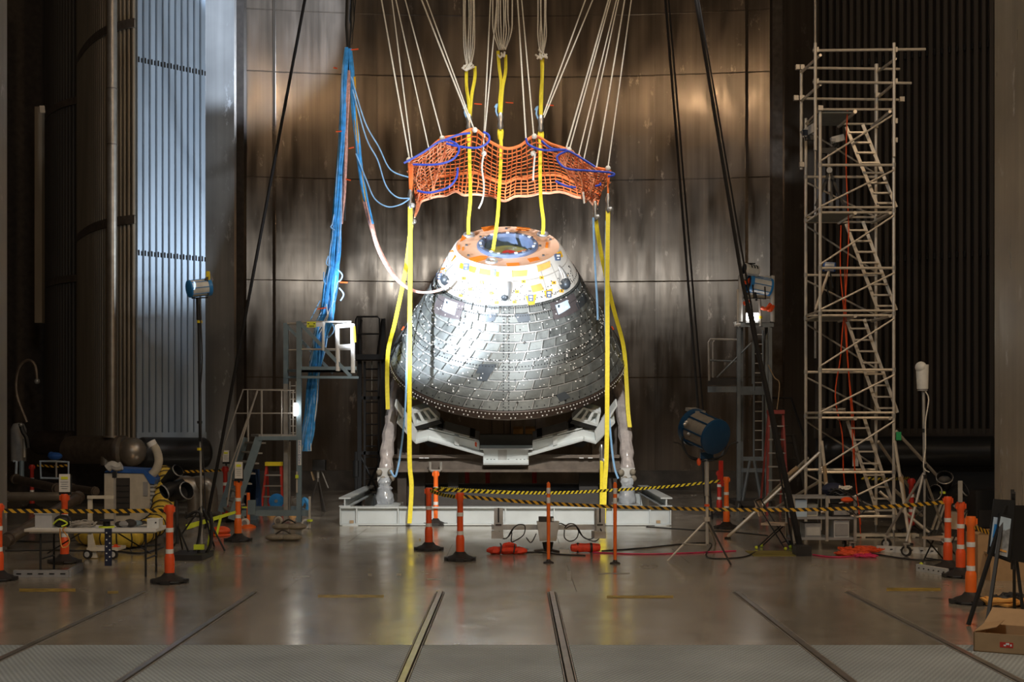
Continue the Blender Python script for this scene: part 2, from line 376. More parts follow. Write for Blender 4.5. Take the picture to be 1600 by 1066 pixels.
for i, x in enumerate(TRK):                                   # steel track bars in their slots
    s = 1 if i % 2 == 0 else -1
    MB().bbox(x-.028, x+.028, 2, Y_TRK-.03, -.07, .012).build('track_bar', 'steel', floor)
    MB().bbox(x-.052, x-.044, 2, Y_TRK-.03, -.07, .003).bbox(x+.044, x+.052, 2, Y_TRK-.03, -.07, .003).build('track_edge', 'alu_dull', floor)
    if i in (2, 3):
        mb = MB()
        for k in range(60): mb.bbox(x+s*.052-.012, x+s*.052+.012, 12.9+k*.065, 12.93+k*.065, -.05, .004)
        mb.build('track_teeth', 'dark_brown', floor)
for q in ((497, 930, 600, 934), (948, 931, 1052, 935), (30, 920, 118, 925), (1385, 919, 1470, 924), (168, 924, 185, 928), (655, 842, 657, 846)):
    a, b, c, d = F(q[0], q[3]), F(q[2], q[3]), F(q[2], q[1]), F(q[0], q[1])
    MB().prism([p+V((0, 0, .0012)) for p in (a, b, c, d)], (0, 0, .0012)).build('paint_mark', mat('worn_yellow', (.36, .25, .05), .45, .2, .5, 9), floor, smooth=0)
for q in ((575, 897, 581, 900), (620, 897, 627, 900), (935, 896, 984, 897), (885, 893, 892, 908), (668, 905, 690, 906)):     # small cover plates
    a, b, c, d = F(q[0], q[3]), F(q[2], q[3]), F(q[2], q[1]), F(q[0], q[1])
    MB().prism([p+V((0, 0, .0012)) for p in (a, b, c, d)], (0, 0, .004)).build('cover_strip', 'alu_dull', floor, smooth=0)

# ---- rear chamber wall: dished aluminium plates with welded joints
def wy(x): return 41.3-.8*(x/8.4)**2
wall = setting('wall_back', (0, 42, 0))
zs = [.62, 3.0, 6.5, 9.65, 12.75, 14.9, 17.6]                  # weld lines
zs = [.62]+[EYE+(VY-y)*41.1/FPX for y in (590, 440, 281, 118, 22, -90)]
xs = [-8.6, -7.45, -4.3, -1.6, 1.5, 4.4, 7.2, 8.4]
for i in range(len(xs)-1):
    for j in range(len(zs)-1):
        x0, x1, z0, z1 = xs[i]+.0015, xs[i+1]-.0015, zs[j]+.001, zs[j+1]-.001
        n = 6; mb = MB(); pts = []
        dy = random.uniform(-.004, .004)
        for k in range(n+1):
            x = x0+(x1-x0)*k/n; pts.append((x, wy(x)+dy))
        poly = [V((x, y, z0)) for x, y in pts]+[V((x, y+.06, z0)) for x, y in pts[::-1]]
        mb.prism(poly, (0, 0, z1-z0)); mb.build('wall_panel', M_WALL, wall)
mb = MB()
for j in range(1, len(zs)-1):                                 # raised weld ribs
    n = 24; mb.path([V((-8.6+17*k/n, wy(-8.6+17*k/n)+.02, zs[j])) for k in range(n+1)], .03, 6)
mb.build('weld_bead', M_WALL, wall)
for x in (-7.45, 7.2):
    MB().box((x, wy(x)-.01, 9), (.09, .06, 17)).build('vertical_rib', M_WALL, wall)
struct(MB().prism([V((x, wy(x)-.05, 0)) for x in [-8.6+17*k/12 for k in range(13)]]+[V((8.4, 41.3, 0)), V((-8.6, 41.3, 0))], (0, 0, .62)).build('baseboard_back', mat('toe_steel', (.07, .06, .05), .5, .4, .5, 2)))
# outer chamber shell behind everything
mb = MB(); ring = [V((19*math.sin(t), 29+15.2*math.cos(t), 0)) for t in [-1.9+3.8*k/40 for k in range(41)]]
mb.grid([ring, [p+V((0, 0, 18)) for p in ring]])
struct(mb.build('wall_shell', 'dark_brown'))
# left door frame strip, dark gap, right frame
def pxbox(a, b, Y0, th, z0, z1, name, m):
    x0, x1 = P(a, 0, Y0).x, P(b, 0, Y0).x
    return struct(MB().bbox(x0, x1, Y0, Y0+th, z0, z1).build(name, m))
pxbox(318, 366, 38.6, .3, 0, 17, 'trim_1', M_FRAME)
pxbox(364, 381, 39.6, .4, 0, 17, 'trim_2', 'dark_brown')
pxbox(1207, 1228, 39.9, .4, 0, 17, 'trim_3', 'brown_steel')
pxbox(1226, 1282, 38.6, .3, 0, 17, 'trim_4', M_WALL)
# foreground jambs of the opening
x0 = P(1554, 0, 23).x; struct(MB().bbox(x0, x0+3, 21.5, 23, 0, 17).build('wall_right', M_COLUMN))
x1 = P(11, 0, 23).x; struct(MB().bbox(x1-3, x1, 21.5, 23, 0, 17).build('wall_left', M_FRAME))

# ---- left thermal shroud
sh = thing('thermal_shroud_panel', 'tall blue-grey slatted shroud panel lit by lamps, at left', 'panel', (P(270, 0, 34.2).x, 34.2, 1.6))
A, B = V((P(213, 0, 33.5).x, 33.5, 0)), V((P(322, 0, 34.9).x, 34.9, 0))
D = (B-A).normalized(); Nn = V((D.y, -D.x, 0))                  # outward (to camera)
n = 11; Lw = (B-A).length
MB().prism([A-Nn*.12, B-Nn*.12, B-Nn*.2, A-Nn*.2], (0, 0, 16)).build('backing', 'dark', sh)
sh_z0 = 1.66
for k in range(n):
    a = A+D*(Lw*(k+.07)/n); b = A+D*(Lw*(k+.93)/n); c = (b-a)
    poly = [a-Nn*.12, a-Nn*.01, a+c*.12+Nn*.015, a+c*.88+Nn*.015, b-Nn*.01, b-Nn*.12]
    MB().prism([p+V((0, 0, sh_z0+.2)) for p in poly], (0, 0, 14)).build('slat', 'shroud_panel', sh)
    for z in (6.48, 11.42):
        c = A+D*(Lw*(k+.5)/n)+Nn*.02
        MB().bar(c+V((0, 0, z-.07))-D*.03, c+V((0, 0, z+.07))-D*.03, .03).bar(c+V((0, 0, z-.07))+D*.05, c+V((0, 0, z+.05))+D*.05, .025).build('clip', 'black', sh)
MB().prism([A+Nn*.02, B+Nn*.02, B-Nn*.1, A-Nn*.1], (0, 0, .3)).build('bottom_plate', 'shroud_panel', sh).location.z = sh_z0-.08

def tube_wall(name, label, ctrl, n, z0, z1, r, rings, zring_h, m):
    t = thing(name, label, 'pipes', (P(ctrl[0][0], 0, ctrl[0][1]).x, ctrl[0][1], z0))
    pts = smooth_pts([V((P(a, 0, y).x, y, 0)) for a, y in ctrl], 10)
    ln = [0]
    for i in range(1, len(pts)): ln.append(ln[-1]+(pts[i]-pts[i-1]).length)
    def at(s):
        for i in range(1, len(pts)):
            if ln[i] >= s: return pts[i-1].lerp(pts[i], (s-ln[i-1])/max(1e-6, ln[i]-ln[i-1]))
        return pts[-1]
    MB().grid([[p+V((0, .12, z0)) for p in pts], [p+V((0, .12, z1)) for p in pts]]).build('backing', 'dark', t)
    for k in range(n):
        p = at(ln[-1]*(k+.5)/n)
        MB().tube(p+V((0, 0, z0)), p+V((0, 0, z1)), r, 8).build('tube', m, t)
    for z in rings:
        off = [p+V((0, -.12, z)) for p in pts]
        mb = MB(); k = len(off)
        mb.grid([[p for p in off], [p+V((0, 0, zring_h)) for p in off], [p+V((0, .2, zring_h)) for p in off], [p+V((0, .2, 0)) for p in off], [p for p in off]])
        mb.build('ring_band', 'brown_steel', t)
    return t
tube_wall('shroud_tube_bank', 'curved bank of vertical brown tubes beside the lit blue-grey panel',
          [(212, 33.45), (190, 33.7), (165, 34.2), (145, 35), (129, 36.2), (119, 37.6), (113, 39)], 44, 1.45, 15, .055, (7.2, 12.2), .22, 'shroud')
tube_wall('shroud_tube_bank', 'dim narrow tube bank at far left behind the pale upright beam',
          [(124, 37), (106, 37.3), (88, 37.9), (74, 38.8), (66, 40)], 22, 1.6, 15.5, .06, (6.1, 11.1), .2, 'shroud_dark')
tag(MB().bar(P(62, 505, 36), P(62, 168, 36), .22, .2).bar(P(62, 172, 35.95), P(70, 172, 36), .2, .2).build('upright_beam', 'shroud'), 'pale upright beam standing at the far left shroud', 'beam')
# vertical riser pipe with elbow
t = thing('riser_pipe', 'tall vertical steel pipe in front of the brown tube bank', 'pipe', P(175, 725, 33))
p0 = P(175, 684, 33); MB().tube(p0, P(175, -60, 33), .125, 14).build('pipe', 'pipe_steel', t)
MB().tube(p0, p0+V((0, 0, .05)), .22, 14).build('flange', 'pipe_steel', t)
MB().path(smooth_pts(px([(175, 686), (174, 698), (167, 706), (165, 716), (165, 727)], 33), 4), .125, 12).build('elbow', 'pipe_steel', t)
for y in (140, 227): MB().tube(P(175, y, 33), P(175, y-2, 33), .135, 14).build('clamp', 'brown_steel', t)
def header(name, label, pts, r, m, caps=True):
    t = thing(name, label, 'pipe', V(pts[0])-V((0, 0, r)))
    MB().path(pts, r, 20).build('pipe', m, t)
    if caps:
        for e, q in ((0, 1), (-1, -2)):
            d = (V(pts[e])-V(pts[q])).normalized()
            MB().lathe([(r*math.cos(a), r*.45*math.sin(a)) for a in (0, .4, .8, 1.2, 1.57)], pts[e], d, 20).build('dished_end', m, t)
    return t
header('header_pipe', 'large brown horizontal header pipe below the tube bank', [P(112, 703, 34.2), P(192, 703, 32.9)], .36, 'brown_steel')
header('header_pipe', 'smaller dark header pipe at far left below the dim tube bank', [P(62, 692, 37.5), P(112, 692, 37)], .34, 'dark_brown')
header('header_pipe', 'black horizontal header pipe below the lit blue-grey panel', [P(222, 708, 33), P(318, 708, 34)], .40, mat('pipe_black', (.03, .03, .03), .4, .3))
t = thing('pipe_dome', 'rounded steel dome end between two header pipes', 'pipe', P(208, 727, 32.6))
MB().ball(P(207, 706, 32.7), .36, 10).build('dome', 'pipe_steel', t)
MB().tube(P(193, 706, 32.75), P(187, 706, 32.75), .37, 18).build('flange', 'pipe_steel', t)
for i, (x, lab) in enumerate(((250, 'short pale support column under the black header pipe, left one'), (264, 'short pale support column under the black header pipe, right one'))):
    tag(MB().tube(V((P(x, 0, 33.5).x, 33.5, 0)), P(x, 722, 33.5), .11, 12).build('support_column', 'pipe_pale' if i == 0 else 'pipe_steel'), lab, 'column')

# ---- right thermal shroud
sr = thing('thermal_shroud_panel', 'dark corrugated shroud panel of tall slats behind the scaffold tower', 'panel', (P(1410, 0, 34.8).x, 34.8, 1.8))
A, B = V((P(1272, 0, 36.2).x, 36.2, 0)), V((P(1556, 0, 33.6).x, 33.6, 0))
D = (B-A).normalized(); Nn = V((D.y, -D.x, 0)); Lw = (B-A).length; n = 25
MB().prism([A-Nn*.12, B-Nn*.12, B-Nn*.2, A-Nn*.2], (0, 0, 16)).build('backing', 'black', sr)
for k in range(n):
    f0, f1 = (.12, .86) if k % 2 else (.06, .92)
    a = A+D*(Lw*(k+f0)/n); b = A+D*(Lw*(k+f1)/n); c = b-a
    poly = [a-Nn*.12, a-Nn*.02, a+c*.2+Nn*.03, a+c*.8+Nn*.03, b-Nn*.02, b-Nn*.12]
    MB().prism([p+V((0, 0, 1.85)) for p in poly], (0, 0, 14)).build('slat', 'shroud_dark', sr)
    if k > 4:
        for z in (6.5, 11.85):
            c = A+D*(Lw*(k+.98)/n)+Nn*.03
            MB().bar(c+V((0, 0, z-.07)), c+V((0, 0, z+.09)), .07, .04).build('clip', 'black', sr)
MB().prism([A+Nn*.02, B+Nn*.02, B-Nn*.1, A-Nn*.1], (0, 0, .28)).build('bottom_plate', 'dark_brown', sr).location.z = 1.7
header('header_pipe', 'dark horizontal header pipe below the right corrugated shroud', [P(1290, 705, 35.6), P(1552, 706, 33.4)], .40, MATS['pipe_black'])
# thin bright edge pole left of the right shroud
tag(MB().tube(P(1274, -60, 34.5), P(1274, 560, 34.5), .035, 8).build('edge_pole', 'alu'), 'thin pale vertical pole running up at the right shroud edge', 'pole')
# ================================================================ THE CAPSULE
TILT = math.radians(30); CR, CT, CH = 2.64, 1.14, 2.6
CAP = V((-.15, 29.5, 3.7))
cap = thing('space_capsule', 'cone-shaped crew capsule with dark silver tiles and white upper ring', 'spacecraft', CAP)
cap.rotation_euler = (TILT, 0, 0)
RM = Matrix.Rotation(TILT, 3, 'X'); RI = RM.inverted()
def crad(z): return CR-(CR-CT)*z/CH
def cone(th, z, off=0):
    """th measured from the front (camera side), positive to the right"""
    s = math.atan2(CR-CT, CH); r = crad(z)+off*math.cos(s)
    return V((r*math.sin(th), -r*math.cos(th), z+off*math.sin(s)))
def lray(x, y):
    o = RI@(V((0, 0, EYE))-CAP); d = RI@(P(x, y, 1)-V((0, 0, EYE))); return o, d
def on_cone(x, y):
    o, d = lray(x, y); k = (CR-CT)/CH; R0 = CR-k*o.z
    a = d.x**2+d.y**2-(k*d.z)**2; b = 2*(o.x*d.x+o.y*d.y+k*d.z*R0); c = o.x**2+o.y**2-R0**2
    ds = max(0, b*b-4*a*c); s = (-b-math.sqrt(ds))/(2*a); p = o+d*s
    return math.atan2(p.x, -p.y), p.z
def on_plane(x, y, z):
    o, d = lray(x, y); p = o+d*((z-o.z)/d.z); return p
def LPY(x, y, yp):                                             # pixel -> capsule frame, on the plane y' = yp
    o, d = lray(x, y); return o+d*((yp-o.y)/d.y)
ZB = CH*.735                                                   # lower edge of the white ring
MB().lathe([(crad(0)-.045, 0), (crad(ZB)-.045, ZB)], (0, 0, 0), n=72).build('tape_layer', 'tile_seam', cap, local=True)
MB().lathe([(crad(ZB)+.004, ZB), (crad(CH-.06), CH-.06), (CT-.03, CH)], (0, 0, 0), n=72).build('white_ring', 'cap_white', cap, local=True)
MB().lathe([(CT-.03, CH), (CT-.05, CH-.012), (.66, CH-.012), (.66, CH-.3)], (0, 0, 0), n=64).build('top_deck', 'cap_tan', cap, local=True)
MB().lathe([(.66, CH-.3), (.66, CH+.03), (.63, CH+.06), (.55, CH+.06), (.50, CH+.0), (.50, CH-.28)], (0, 0, 0), n=56).build('docking_ring', 'ring_blue', cap, local=True)
h = MB().lathe([(.51, CH-.2), (.2, CH-.14), (0.001, CH-.13)], (0, 0, 0), n=40).build('hatch', 'hatch_green', cap, local=True)
MB().lathe([(.16, CH-.145), (.15, CH-.09), (0.001, CH-.08)], (.03, -.16, 0), n=20).build('red_cover', 'red', h, local=True)
MB().prism([V((.02, -.45, CH-.16)), V((.42, -.22, CH-.16)), V((.40, .12, CH-.16)), V((.2, .0, CH-.16))], (0, 0, .03)).build('brown_panel', 'cap_orange', h, local=True)
for k in range(20):
    t = 2*PI*k/20; MB().box((.585*math.sin(t), .585*math.cos(t), CH+.065), (.06, .05, .03), -t).build('latch', ('white', 'tile_dark', 'silver')[k % 3], cap, local=True)
# lower ring and heat shield
MB().lathe([(CR-.02, .0), (CR+.0, -.02), (CR-.02, -.2), (CR-.1, -.24)], (0, 0, 0), n=80).build('base_ring', 'heat_ring', cap, local=True)
MB().lathe([(CR-.1, -.24), (CR-.35, -.38), (CR-1, -.58), (.001, -.72)], (0, 0, 0), n=64).build('heat_shield', 'dark_brown', cap, local=True)
MB().lathe([(CR-.09, -.235), (CR-.085, -.255), (CR-.12, -.26)], (0, 0, 0), n=80).build('rim_lip', 'tile_seam', cap, local=True)
# tiles: front ones singly, the rest of the shell as one part
rest = MB(); NR = 11; zrow = [ZB*(i/NR)**.96 for i in range(NR+1)]
for r in range(NR):
    z0, z1 = zrow[r]+.012, zrow[r+1]-.012; zm = (z0+z1)/2
    nt = int(round(2*PI*crad(zm)/(.36 if r < 6 else .30))); dt = 2*PI/nt; g = .010/crad(zm); lean = .10*dt*(1 if r < 8 else 0)
    def tmesh(mb, th):
        a, b = th-dt/2+g, th+dt/2-g; m = (a+b)/2
        for q in (-.045, 0):
            pass
        lo = [cone(t-lean, z0, -.045) for t in (a, m, b)]+[cone(t+lean, z1, -.045) for t in (b, m, a)]
        e = .012/crad(zm)
        hi = [cone(t-lean, z0+.008, 0) for t in (a+e, m, b-e)]+[cone(t+lean, z1-.008, 0) for t in (b-e, m, a+e)]
        mb.add(lo+hi, [(6, 7, 10, 11), (7, 8, 9, 10)]+[(i, (i+1) % 6, 6+(i+1) % 6, 6+i) for i in range(6)])
    proto = None
    for k in range(nt):
        th = dt*(k+.5*(r % 2)); th = (th+PI) % (2*PI)-PI
        if abs(th) < 1.56:
            if proto is None:
                proto = MB(); tmesh(proto, 0); proto = proto.build('tile', 'tile', cap, local=True, smooth=20); proto.rotation_euler.z = th
            else:
                c = inst(proto, 'tile', cap); c.rotation_euler.z = th
        else: tmesh(rest, th)
rest.build('rear_tiles', 'tile', cap, local=True, kind='stuff', smooth=20)
def patch(corners, m, name, off=.012, parent=None, nu=4, z=None):
    """corners: four pixels (clockwise); a thin raised plate that follows the cone"""
    q = [on_cone(*c) for c in corners]; top = []; bot = []
    def bil(u, v):
        return tuple((q[0][i]*(1-u)+q[1][i]*u)*(1-v)+(q[3][i]*(1-u)+q[2][i]*u)*v for i in (0, 1))
    mb = MB(); n = nu
    tp = [[cone(*bil(i/n, j), off) for i in range(n+1)] for j in (0, 1)]
    bt = [[cone(*bil(i/n, j), -.02) for i in range(n+1)] for j in (0, 1)]
    mb.grid(tp); mb.grid([tp[0], bt[0]]); mb.grid([tp[1], bt[1]])
    mb.add([tp[0][0], tp[1][0], bt[1][0], bt[0][0], tp[0][-1], tp[1][-1], bt[1][-1], bt[0][-1]], [(0, 1, 2, 3), (4, 5, 6, 7)])
    return mb.build(name, m, parent or cap, local=True, smooth=25)
def rect(x0, y0, x1, y1, sk=0): return [(x0+sk, y0), (x1+sk, y0), (x1-sk, y1), (x0-sk, y1)]
# hatch windows with dark frames, removed tiles, dark plates
for f, g in (([(687, 460), (727, 472), (718, 500), (674, 487)], [(697, 467), (716, 474), (711, 493), (692, 485)]),
             ([(859, 473), (896, 458), (906, 483), (866, 500)], [(867, 477), (885, 469), (890, 481), (872, 492)])):
    w_ = patch(f, mat('window_frame', (.13, .11, .11), .4, .4), 'window_frame', .014); patch(g, 'window_blue', 'window_pane', .024, w_)
    for s in ((.2, .25), (.75, .75)):
        c = [sum(g[i][k]*[(1-s[0])*(1-s[1]), s[0]*(1-s[1]), s[0]*s[1], (1-s[0])*s[1]][i] for i in range(4)) for k in (0, 1)]
        patch(rect(c[0]-1.3, c[1]-2, c[0]+1.5, c[1]+2), 'tile_dark' if s[0] < .5 else 'white', 'window_tab', .03, w_, 1)
for c in ([(757, 490), (777, 491), (772, 502), (750, 502)], [(804, 491), (826, 490), (829, 502), (810, 504)], [(750, 569), (776, 569), (768, 583), (744, 583)],
          [(752, 583), (767, 583), (761, 595), (746, 595)], [(869, 617), (882, 612), (891, 621), (875, 628)], [(899, 475), (910, 458), (918, 468), (903, 484)]):
    patch(c, 'tile_dark', 'cover_plate', .014)
# paint patches and tags of the white ring
for c in ([(720, 411), (729, 413), (727, 422), (718, 419)], [(734, 415), (745, 418), (742, 427), (733, 424)], [(750, 419), (767, 422), (767, 431), (749, 428)], [(774, 424), (780, 425), (779, 433), (774, 432)],
          [(821, 463), (838, 460), (835, 476), (826, 477)], [(850, 455), (863, 451), (862, 463), (853, 466)], [(870, 395), (876, 392), (879, 401), (873, 404)]):
    patch(c, 'cap_yellow', 'yellow_patch')
for c in ([(800, 423), (824, 422), (823, 431), (800, 433)], [(839, 415), (859, 408), (860, 417), (841, 425)], [(829, 447), (845, 443), (850, 453), (832, 457)]): patch(c, 'cap_light_orange', 'light_orange_patch')
for c in ([(703, 393), (708, 391), (713, 401), (706, 409)], [(691, 408), (695, 405), (696, 420), (689, 423)], [(685, 430), (690, 424), (690, 433), (684, 438)]): patch(c, 'cap_orange', 'orange_patch')
for (x, y) in ((729, 417), (771, 426), (829, 466), (857, 460), (871, 402), (687, 432)):
    b = patch(rect(x-4, y-5, x+4, y+5), 'ring_blue', 'target_plate', .02); patch(rect(x-2.3, y-3.2, x+2.3, y-.4), 'white', 'target_mark', .026, b, 2); patch(rect(x-1.5, y+1.5, x+1.5, y+3.5), 'white', 'target_mark', .026, b, 1)
for (x, y) in ((725, 435), (753, 441), (735, 452), (768, 458), (720, 462), (749, 471), (776, 473), (818, 440), (808, 456), (804, 472), (846, 434), (865, 442), (877, 455), (700, 437), (884, 432), (699, 424)):
    b = patch(rect(x-3, y-2.2, x+3, y+2.2), 'cap_yellow', 'yellow_tag', .012, None, 2); patch(rect(x-1, y-1, x+1, y+1), 'tile_dark', 'tag_bolt', .018, b, 1)
for c in ([(781, 421), (799, 421), (801, 444), (780, 444)],): patch(c, 'silver', 'pod_shroud', .03)
th, z = on_cone(789, 452)                                      # silver pod in front, and two nozzle recesses
pod = MB().lathe([(.0, .16), (.15, .15), (.165, .1), (.14, -.1), (.11, -.22), (.0, -.24)], cone(th, z, .04), cone(th, z+.3)-cone(th, z), 18).build('nozzle_pod', 'silver', cap, local=True)
MB().ball(cone(*on_cone(789, 465), .1), .085, 6).build('nozzle', 'tile_dark', pod, local=True)
patch([(780, 472), (799, 472), (799, 478), (780, 478)], 'white_paint', 'pod_base', .05)
for a, b in (((713, 410), (700, 440)), ((874, 416), (880, 446))):
    t0, z0 = on_cone(*a); t1, z1 = on_cone(*b)
    g = MB().path([cone(t0, z0, -.02), cone((t0+t1)/2, (z0+z1)/2, .03), cone(t1, z1, .02)], .12, 10, rr=[.04, .1, .15]).build('nozzle_fairing', 'silver', cap, local=True)
    MB().ball(cone(t1, z1+.02, .06), .13, 6).build('nozzle', 'tile_dark', g, local=True)
# ring panel joints
for xx in (707, 741, 762, 801, 823, 850, 872):
    t0, _ = on_cone(xx, 440); MB().bar(cone(t0, ZB+.02, .004), cone(t0, CH-.09, .004), .012).build('panel_joint', 'alu_dull', cap, local=True)
MB().lathe([(crad(CH*.90)+.006, CH*.90), (crad(CH*.90)+.01, CH*.90+.006), (crad(CH*.905)+.004, CH*.905)], (0, 0, 0), n=64).build('ring_joint', 'alu_dull', cap, local=True)
# deck patches
def dpatch(c, m, name='deck_patch', h=.012):
    MB().prism([on_plane(x, y, CH-.012) for x, y in c], (0, 0, h)).build(name, m, cap, local=True)
for c in ([(752, 356), (772, 353), (773, 359), (756, 362)], [(722, 369), (729, 364), (727, 374), (719, 378)], [(733, 404), (752, 400), (762, 401), (760, 405), (745, 410), (734, 407)],
          [(791, 412), (811, 411), (812, 415), (793, 417)], [(824, 405), (840, 402), (844, 406), (828, 410)], [(853, 379), (857, 379), (856, 388), (852, 388)], [(722, 387), (725, 386), (725, 391), (722, 392)], [(715, 384), (718, 383), (719, 390), (716, 391)],
          [(807, 355), (828, 357), (829, 359), (808, 357)], [(806, 358), (826, 360), (826, 361), (806, 360)]): dpatch(c, 'cap_orange')
for x, y in ((733, 367), (848, 366), (768, 408)):
    p = on_plane(x, y, CH); MB().lathe([(.14, -.015), (.12, .03), (.08, .03), (.05, -.01)], p, n=18).build('lift_socket', 'silver', cap, local=True)
for x, y in ((729, 383), (732, 399), (751, 370), (831, 371), (844, 384), (849, 399), (791, 357), (860, 374)):
    MB().box(on_plane(x, y, CH), (.05, .05, .03)).build('deck_bolt', 'tile_dark', cap, local=True)
# rivets
riv_w, riv_b = MB(), MB()
def rivet(mb, th, z, r=.017): 
    c = cone(th, z, .002); nrm = (cone(th, z, 1)-cone(th, z, 0)); mb.tube(c, c+nrm*.012, r, 6)
for k in range(120):
    th = -PI*.6+1.2*PI*k/119
    rivet(riv_b, th, ZB-.05); rivet(riv_b, th+.02, ZB-.2, .014); rivet(riv_b, th, .80, .015); rivet(riv_w if k % 3 else riv_b, th+.01, .92, .015)
    if k % 2: rivet(riv_b, th, .07, .014); rivet(riv_b, th, ZB+.09, .012)
    for q, dz in ((0, -.06), (.012, -.15)):
        if q == 0 or k % 4 == 0:
            r = CR+.003; a = th+q; c = V((r*math.sin(a), -r*math.cos(a), dz)); riv_w.tube(c, c+V((math.sin(a), -math.cos(a), 0))*.01, .016, 6)
            if q: a += .035; c = V((r*math.sin(a), -r*math.cos(a), dz)); riv_w.tube(c, c+V((math.sin(a), -math.cos(a), 0))*.01, .016, 6)
for k in range(34):
    for dx in (-.055, .055): rivet(riv_b, dx/crad(ZB*k/34)-.01, ZB*(k+.5)/34, .015)
for k in range(420):
    zz = ZB*random.uniform(.08, .97); th = random.uniform(-1.5, 1.5); rivet(riv_w if random.random() < .78 else riv_b, th, zz, random.uniform(.01, .018))
for k in range(110): rivet(riv_b, random.uniform(-1.4, 1.4), random.uniform(ZB+.05, CH-.32), .011)
riv_w.build('pale_rivets', 'band', cap, local=True, kind='stuff'); riv_b.build('dark_rivets', 'black', cap, local=True, kind='stuff')
for x in (623, 960):                                          # small orange tags at the shoulders
    patch(rect(x-2, 510, x+2, 516), 'orange', 'orange_tag', .03, None, 1)

# ================================================================ CRADLE, built in the capsule's tilted frame
crd = thing('capsule_cradle', 'white welded steel cradle with angled arms under the capsule', 'cradle', CAP); crd.rotation_euler = (TILT, 0, 0)
MX = 2*790.5
def cpoly(pts, yp, dep, m, name, mirror=True):
    for s in ((0, 1) if mirror else (0,)):
        q = [LPY(MX-a if s else a, b, yp) for a, b in pts]
        MB().prism(q, (0, dep, 0)).build(name, m, crd, local=True)
def cflange(a, b, yp, dep, th, m, name):                       # plate along an edge of the arm, running back in depth
    for s in (0, 1):
        p, q = LPY(MX-a[0] if s else a[0], a[1], yp), LPY(MX-b[0] if s else b[0], b[1], yp)
        u = (q-p).normalized(); nrm = V((-u.z, 0, u.x)); nrm = nrm if nrm.z > 0 else -nrm
        MB().hexa([p, q, q+V((0, dep, 0)), p+V((0, dep, 0)), p+nrm*th, q+nrm*th, q+nrm*th+V((0, dep, 0)), p+nrm*th+V((0, dep, 0))]).build(name, m, crd, local=True)
CY = -1.55
cpoly([(620, 660), (632, 652), (652, 672), (670, 672), (749, 691), (749, 708), (754, 713), (669, 689), (650, 694), (643, 688)], CY, .05, 'cradle_white', 'arm_web')
cflange((669, 689), (755, 713), CY-.14, .5, .035, 'cradle_white', 'arm_flange')
cflange((650, 694), (669, 689), CY-.14, .5, .035, 'cradle_white', 'arm_flange')
cflange((620, 661), (650, 694), CY-.10, .45, .03, 'cradle_white', 'arm_flange')
cflange((670, 670), (748, 690), CY-.02, .38, .03, 'cradle_white', 'arm_top')
cflange((694, 674), (735, 685), CY+.0, .36, .045, 'grey_light', 'grey_pad')
cflange((683, 671), (691, 673.5), CY-.01, .36, .06, 'black', 'black_pad'); cflange((733, 685), (741, 687), CY-.01, .36, .06, 'black', 'black_pad')
cpoly([(710, 681), (717, 683), (717, 697), (710, 695)], CY-.11, .1, 'cradle_white', 'stiffener')
# box with three pockets at the end of each arm
for s in (0, 1):
    X = lambda v: MX-v if s else v
    def pp(a, b, dy): return LPY(X(a), b, CY-.05)+V((0, dy, 0))
    for q in ([(643, 644), (669, 637), (670, 640), (644, 647)], [(646, 663), (685, 652), (687, 656), (647, 667)], [(642, 644), (646, 643), (651, 664), (647, 667)], [(651, 642), (655, 641), (664, 659), (660, 661)], [(659, 640), (663, 639), (674, 656), (671, 657)], [(667, 638), (670, 637), (687, 655), (683, 656)]):
        MB().prism([pp(a, b, 0) for a, b in q], (0, .22, 0)).build('pocket_wall', 'cradle_white', crd, local=True)
    MB().prism([pp(a, b, .22) for a, b in ((643, 644), (669, 637), (687, 655), (647, 667))], (0, .03, 0)).build('pocket_back', 'grey_light', crd, local=True)
    MB().prism([pp(a, b, -.02) for a, b in ((647, 667), (686, 656), (691, 661), (652, 672))], (0, .2, 0)).build('black_pad', 'black', crd, local=True)
    MB().prism([pp(a, b, -.06) for a, b in ((628, 636), (631, 637), (652, 672), (650, 688), (636, 676))], (0, .035, 0)).build('side_gusset', 'cradle_white', crd, local=True)
    MB().prism([pp(a, b, .1) for a, b in ((616, 638), (618, 638), (640, 668), (634, 668))], (0, .3, 0)).build('side_flap', 'cradle_white', crd, local=True)
    MB().ball(pp(647, 634, .5), .12, 5).build('clamp', 'safety_yellow', crd, local=True)
    MB().prism([pp(a, b, .35) for a, b in ((650, 693), (668, 689), (682, 711), (670, 713))], (0, .2, 0)).build('dark_strut', 'black', crd, local=True)
cpoly([(755, 702), (826, 702), (826, 726), (755, 726)], CY, .05, 'cradle_white', 'centre_web', False)
cpoly([(755, 724), (826, 724), (826, 726.5), (755, 726.5)], CY-.16, .4, 'cradle_white', 'bottom_flange', False)
cpoly([(778, 703), (792, 703), (792, 724), (778, 724)], CY-.03, .05, 'grey_light', 'centre_plate', False)
cpoly([(749.5, 679.5), (831.5, 679.5), (831.5, 703), (749.5, 703)], CY-.02, .03, mat('black_plate', (.022, .02, .014), .35, .2), 'black_plate', False)
cpoly([(750, 701), (832, 701), (832, 703), (750, 703)], CY-.16, .2, 'cradle_white', 'ledge', False)
for x in (760, 766, 771, 783, 788, 793, 806, 812, 818): cpoly([(x, 718), (x+2.6, 718), (x+2.6, 721), (x, 721)], CY-.012, .02, 'tile_dark', 'bolt_hole', False)
for x, y in ((646, 684), (648, 687), (652, 688), (641, 678)): cpoly([(x, y), (x+2, y), (x+2, y+2), (x, y+2)], CY-.012, .02, 'tile_dark', 'bolt_hole')
cpoly([(742, 691), (745, 692), (745, 699), (742, 697)], CY-.02, .01, 'orange', 'red_tag', False)
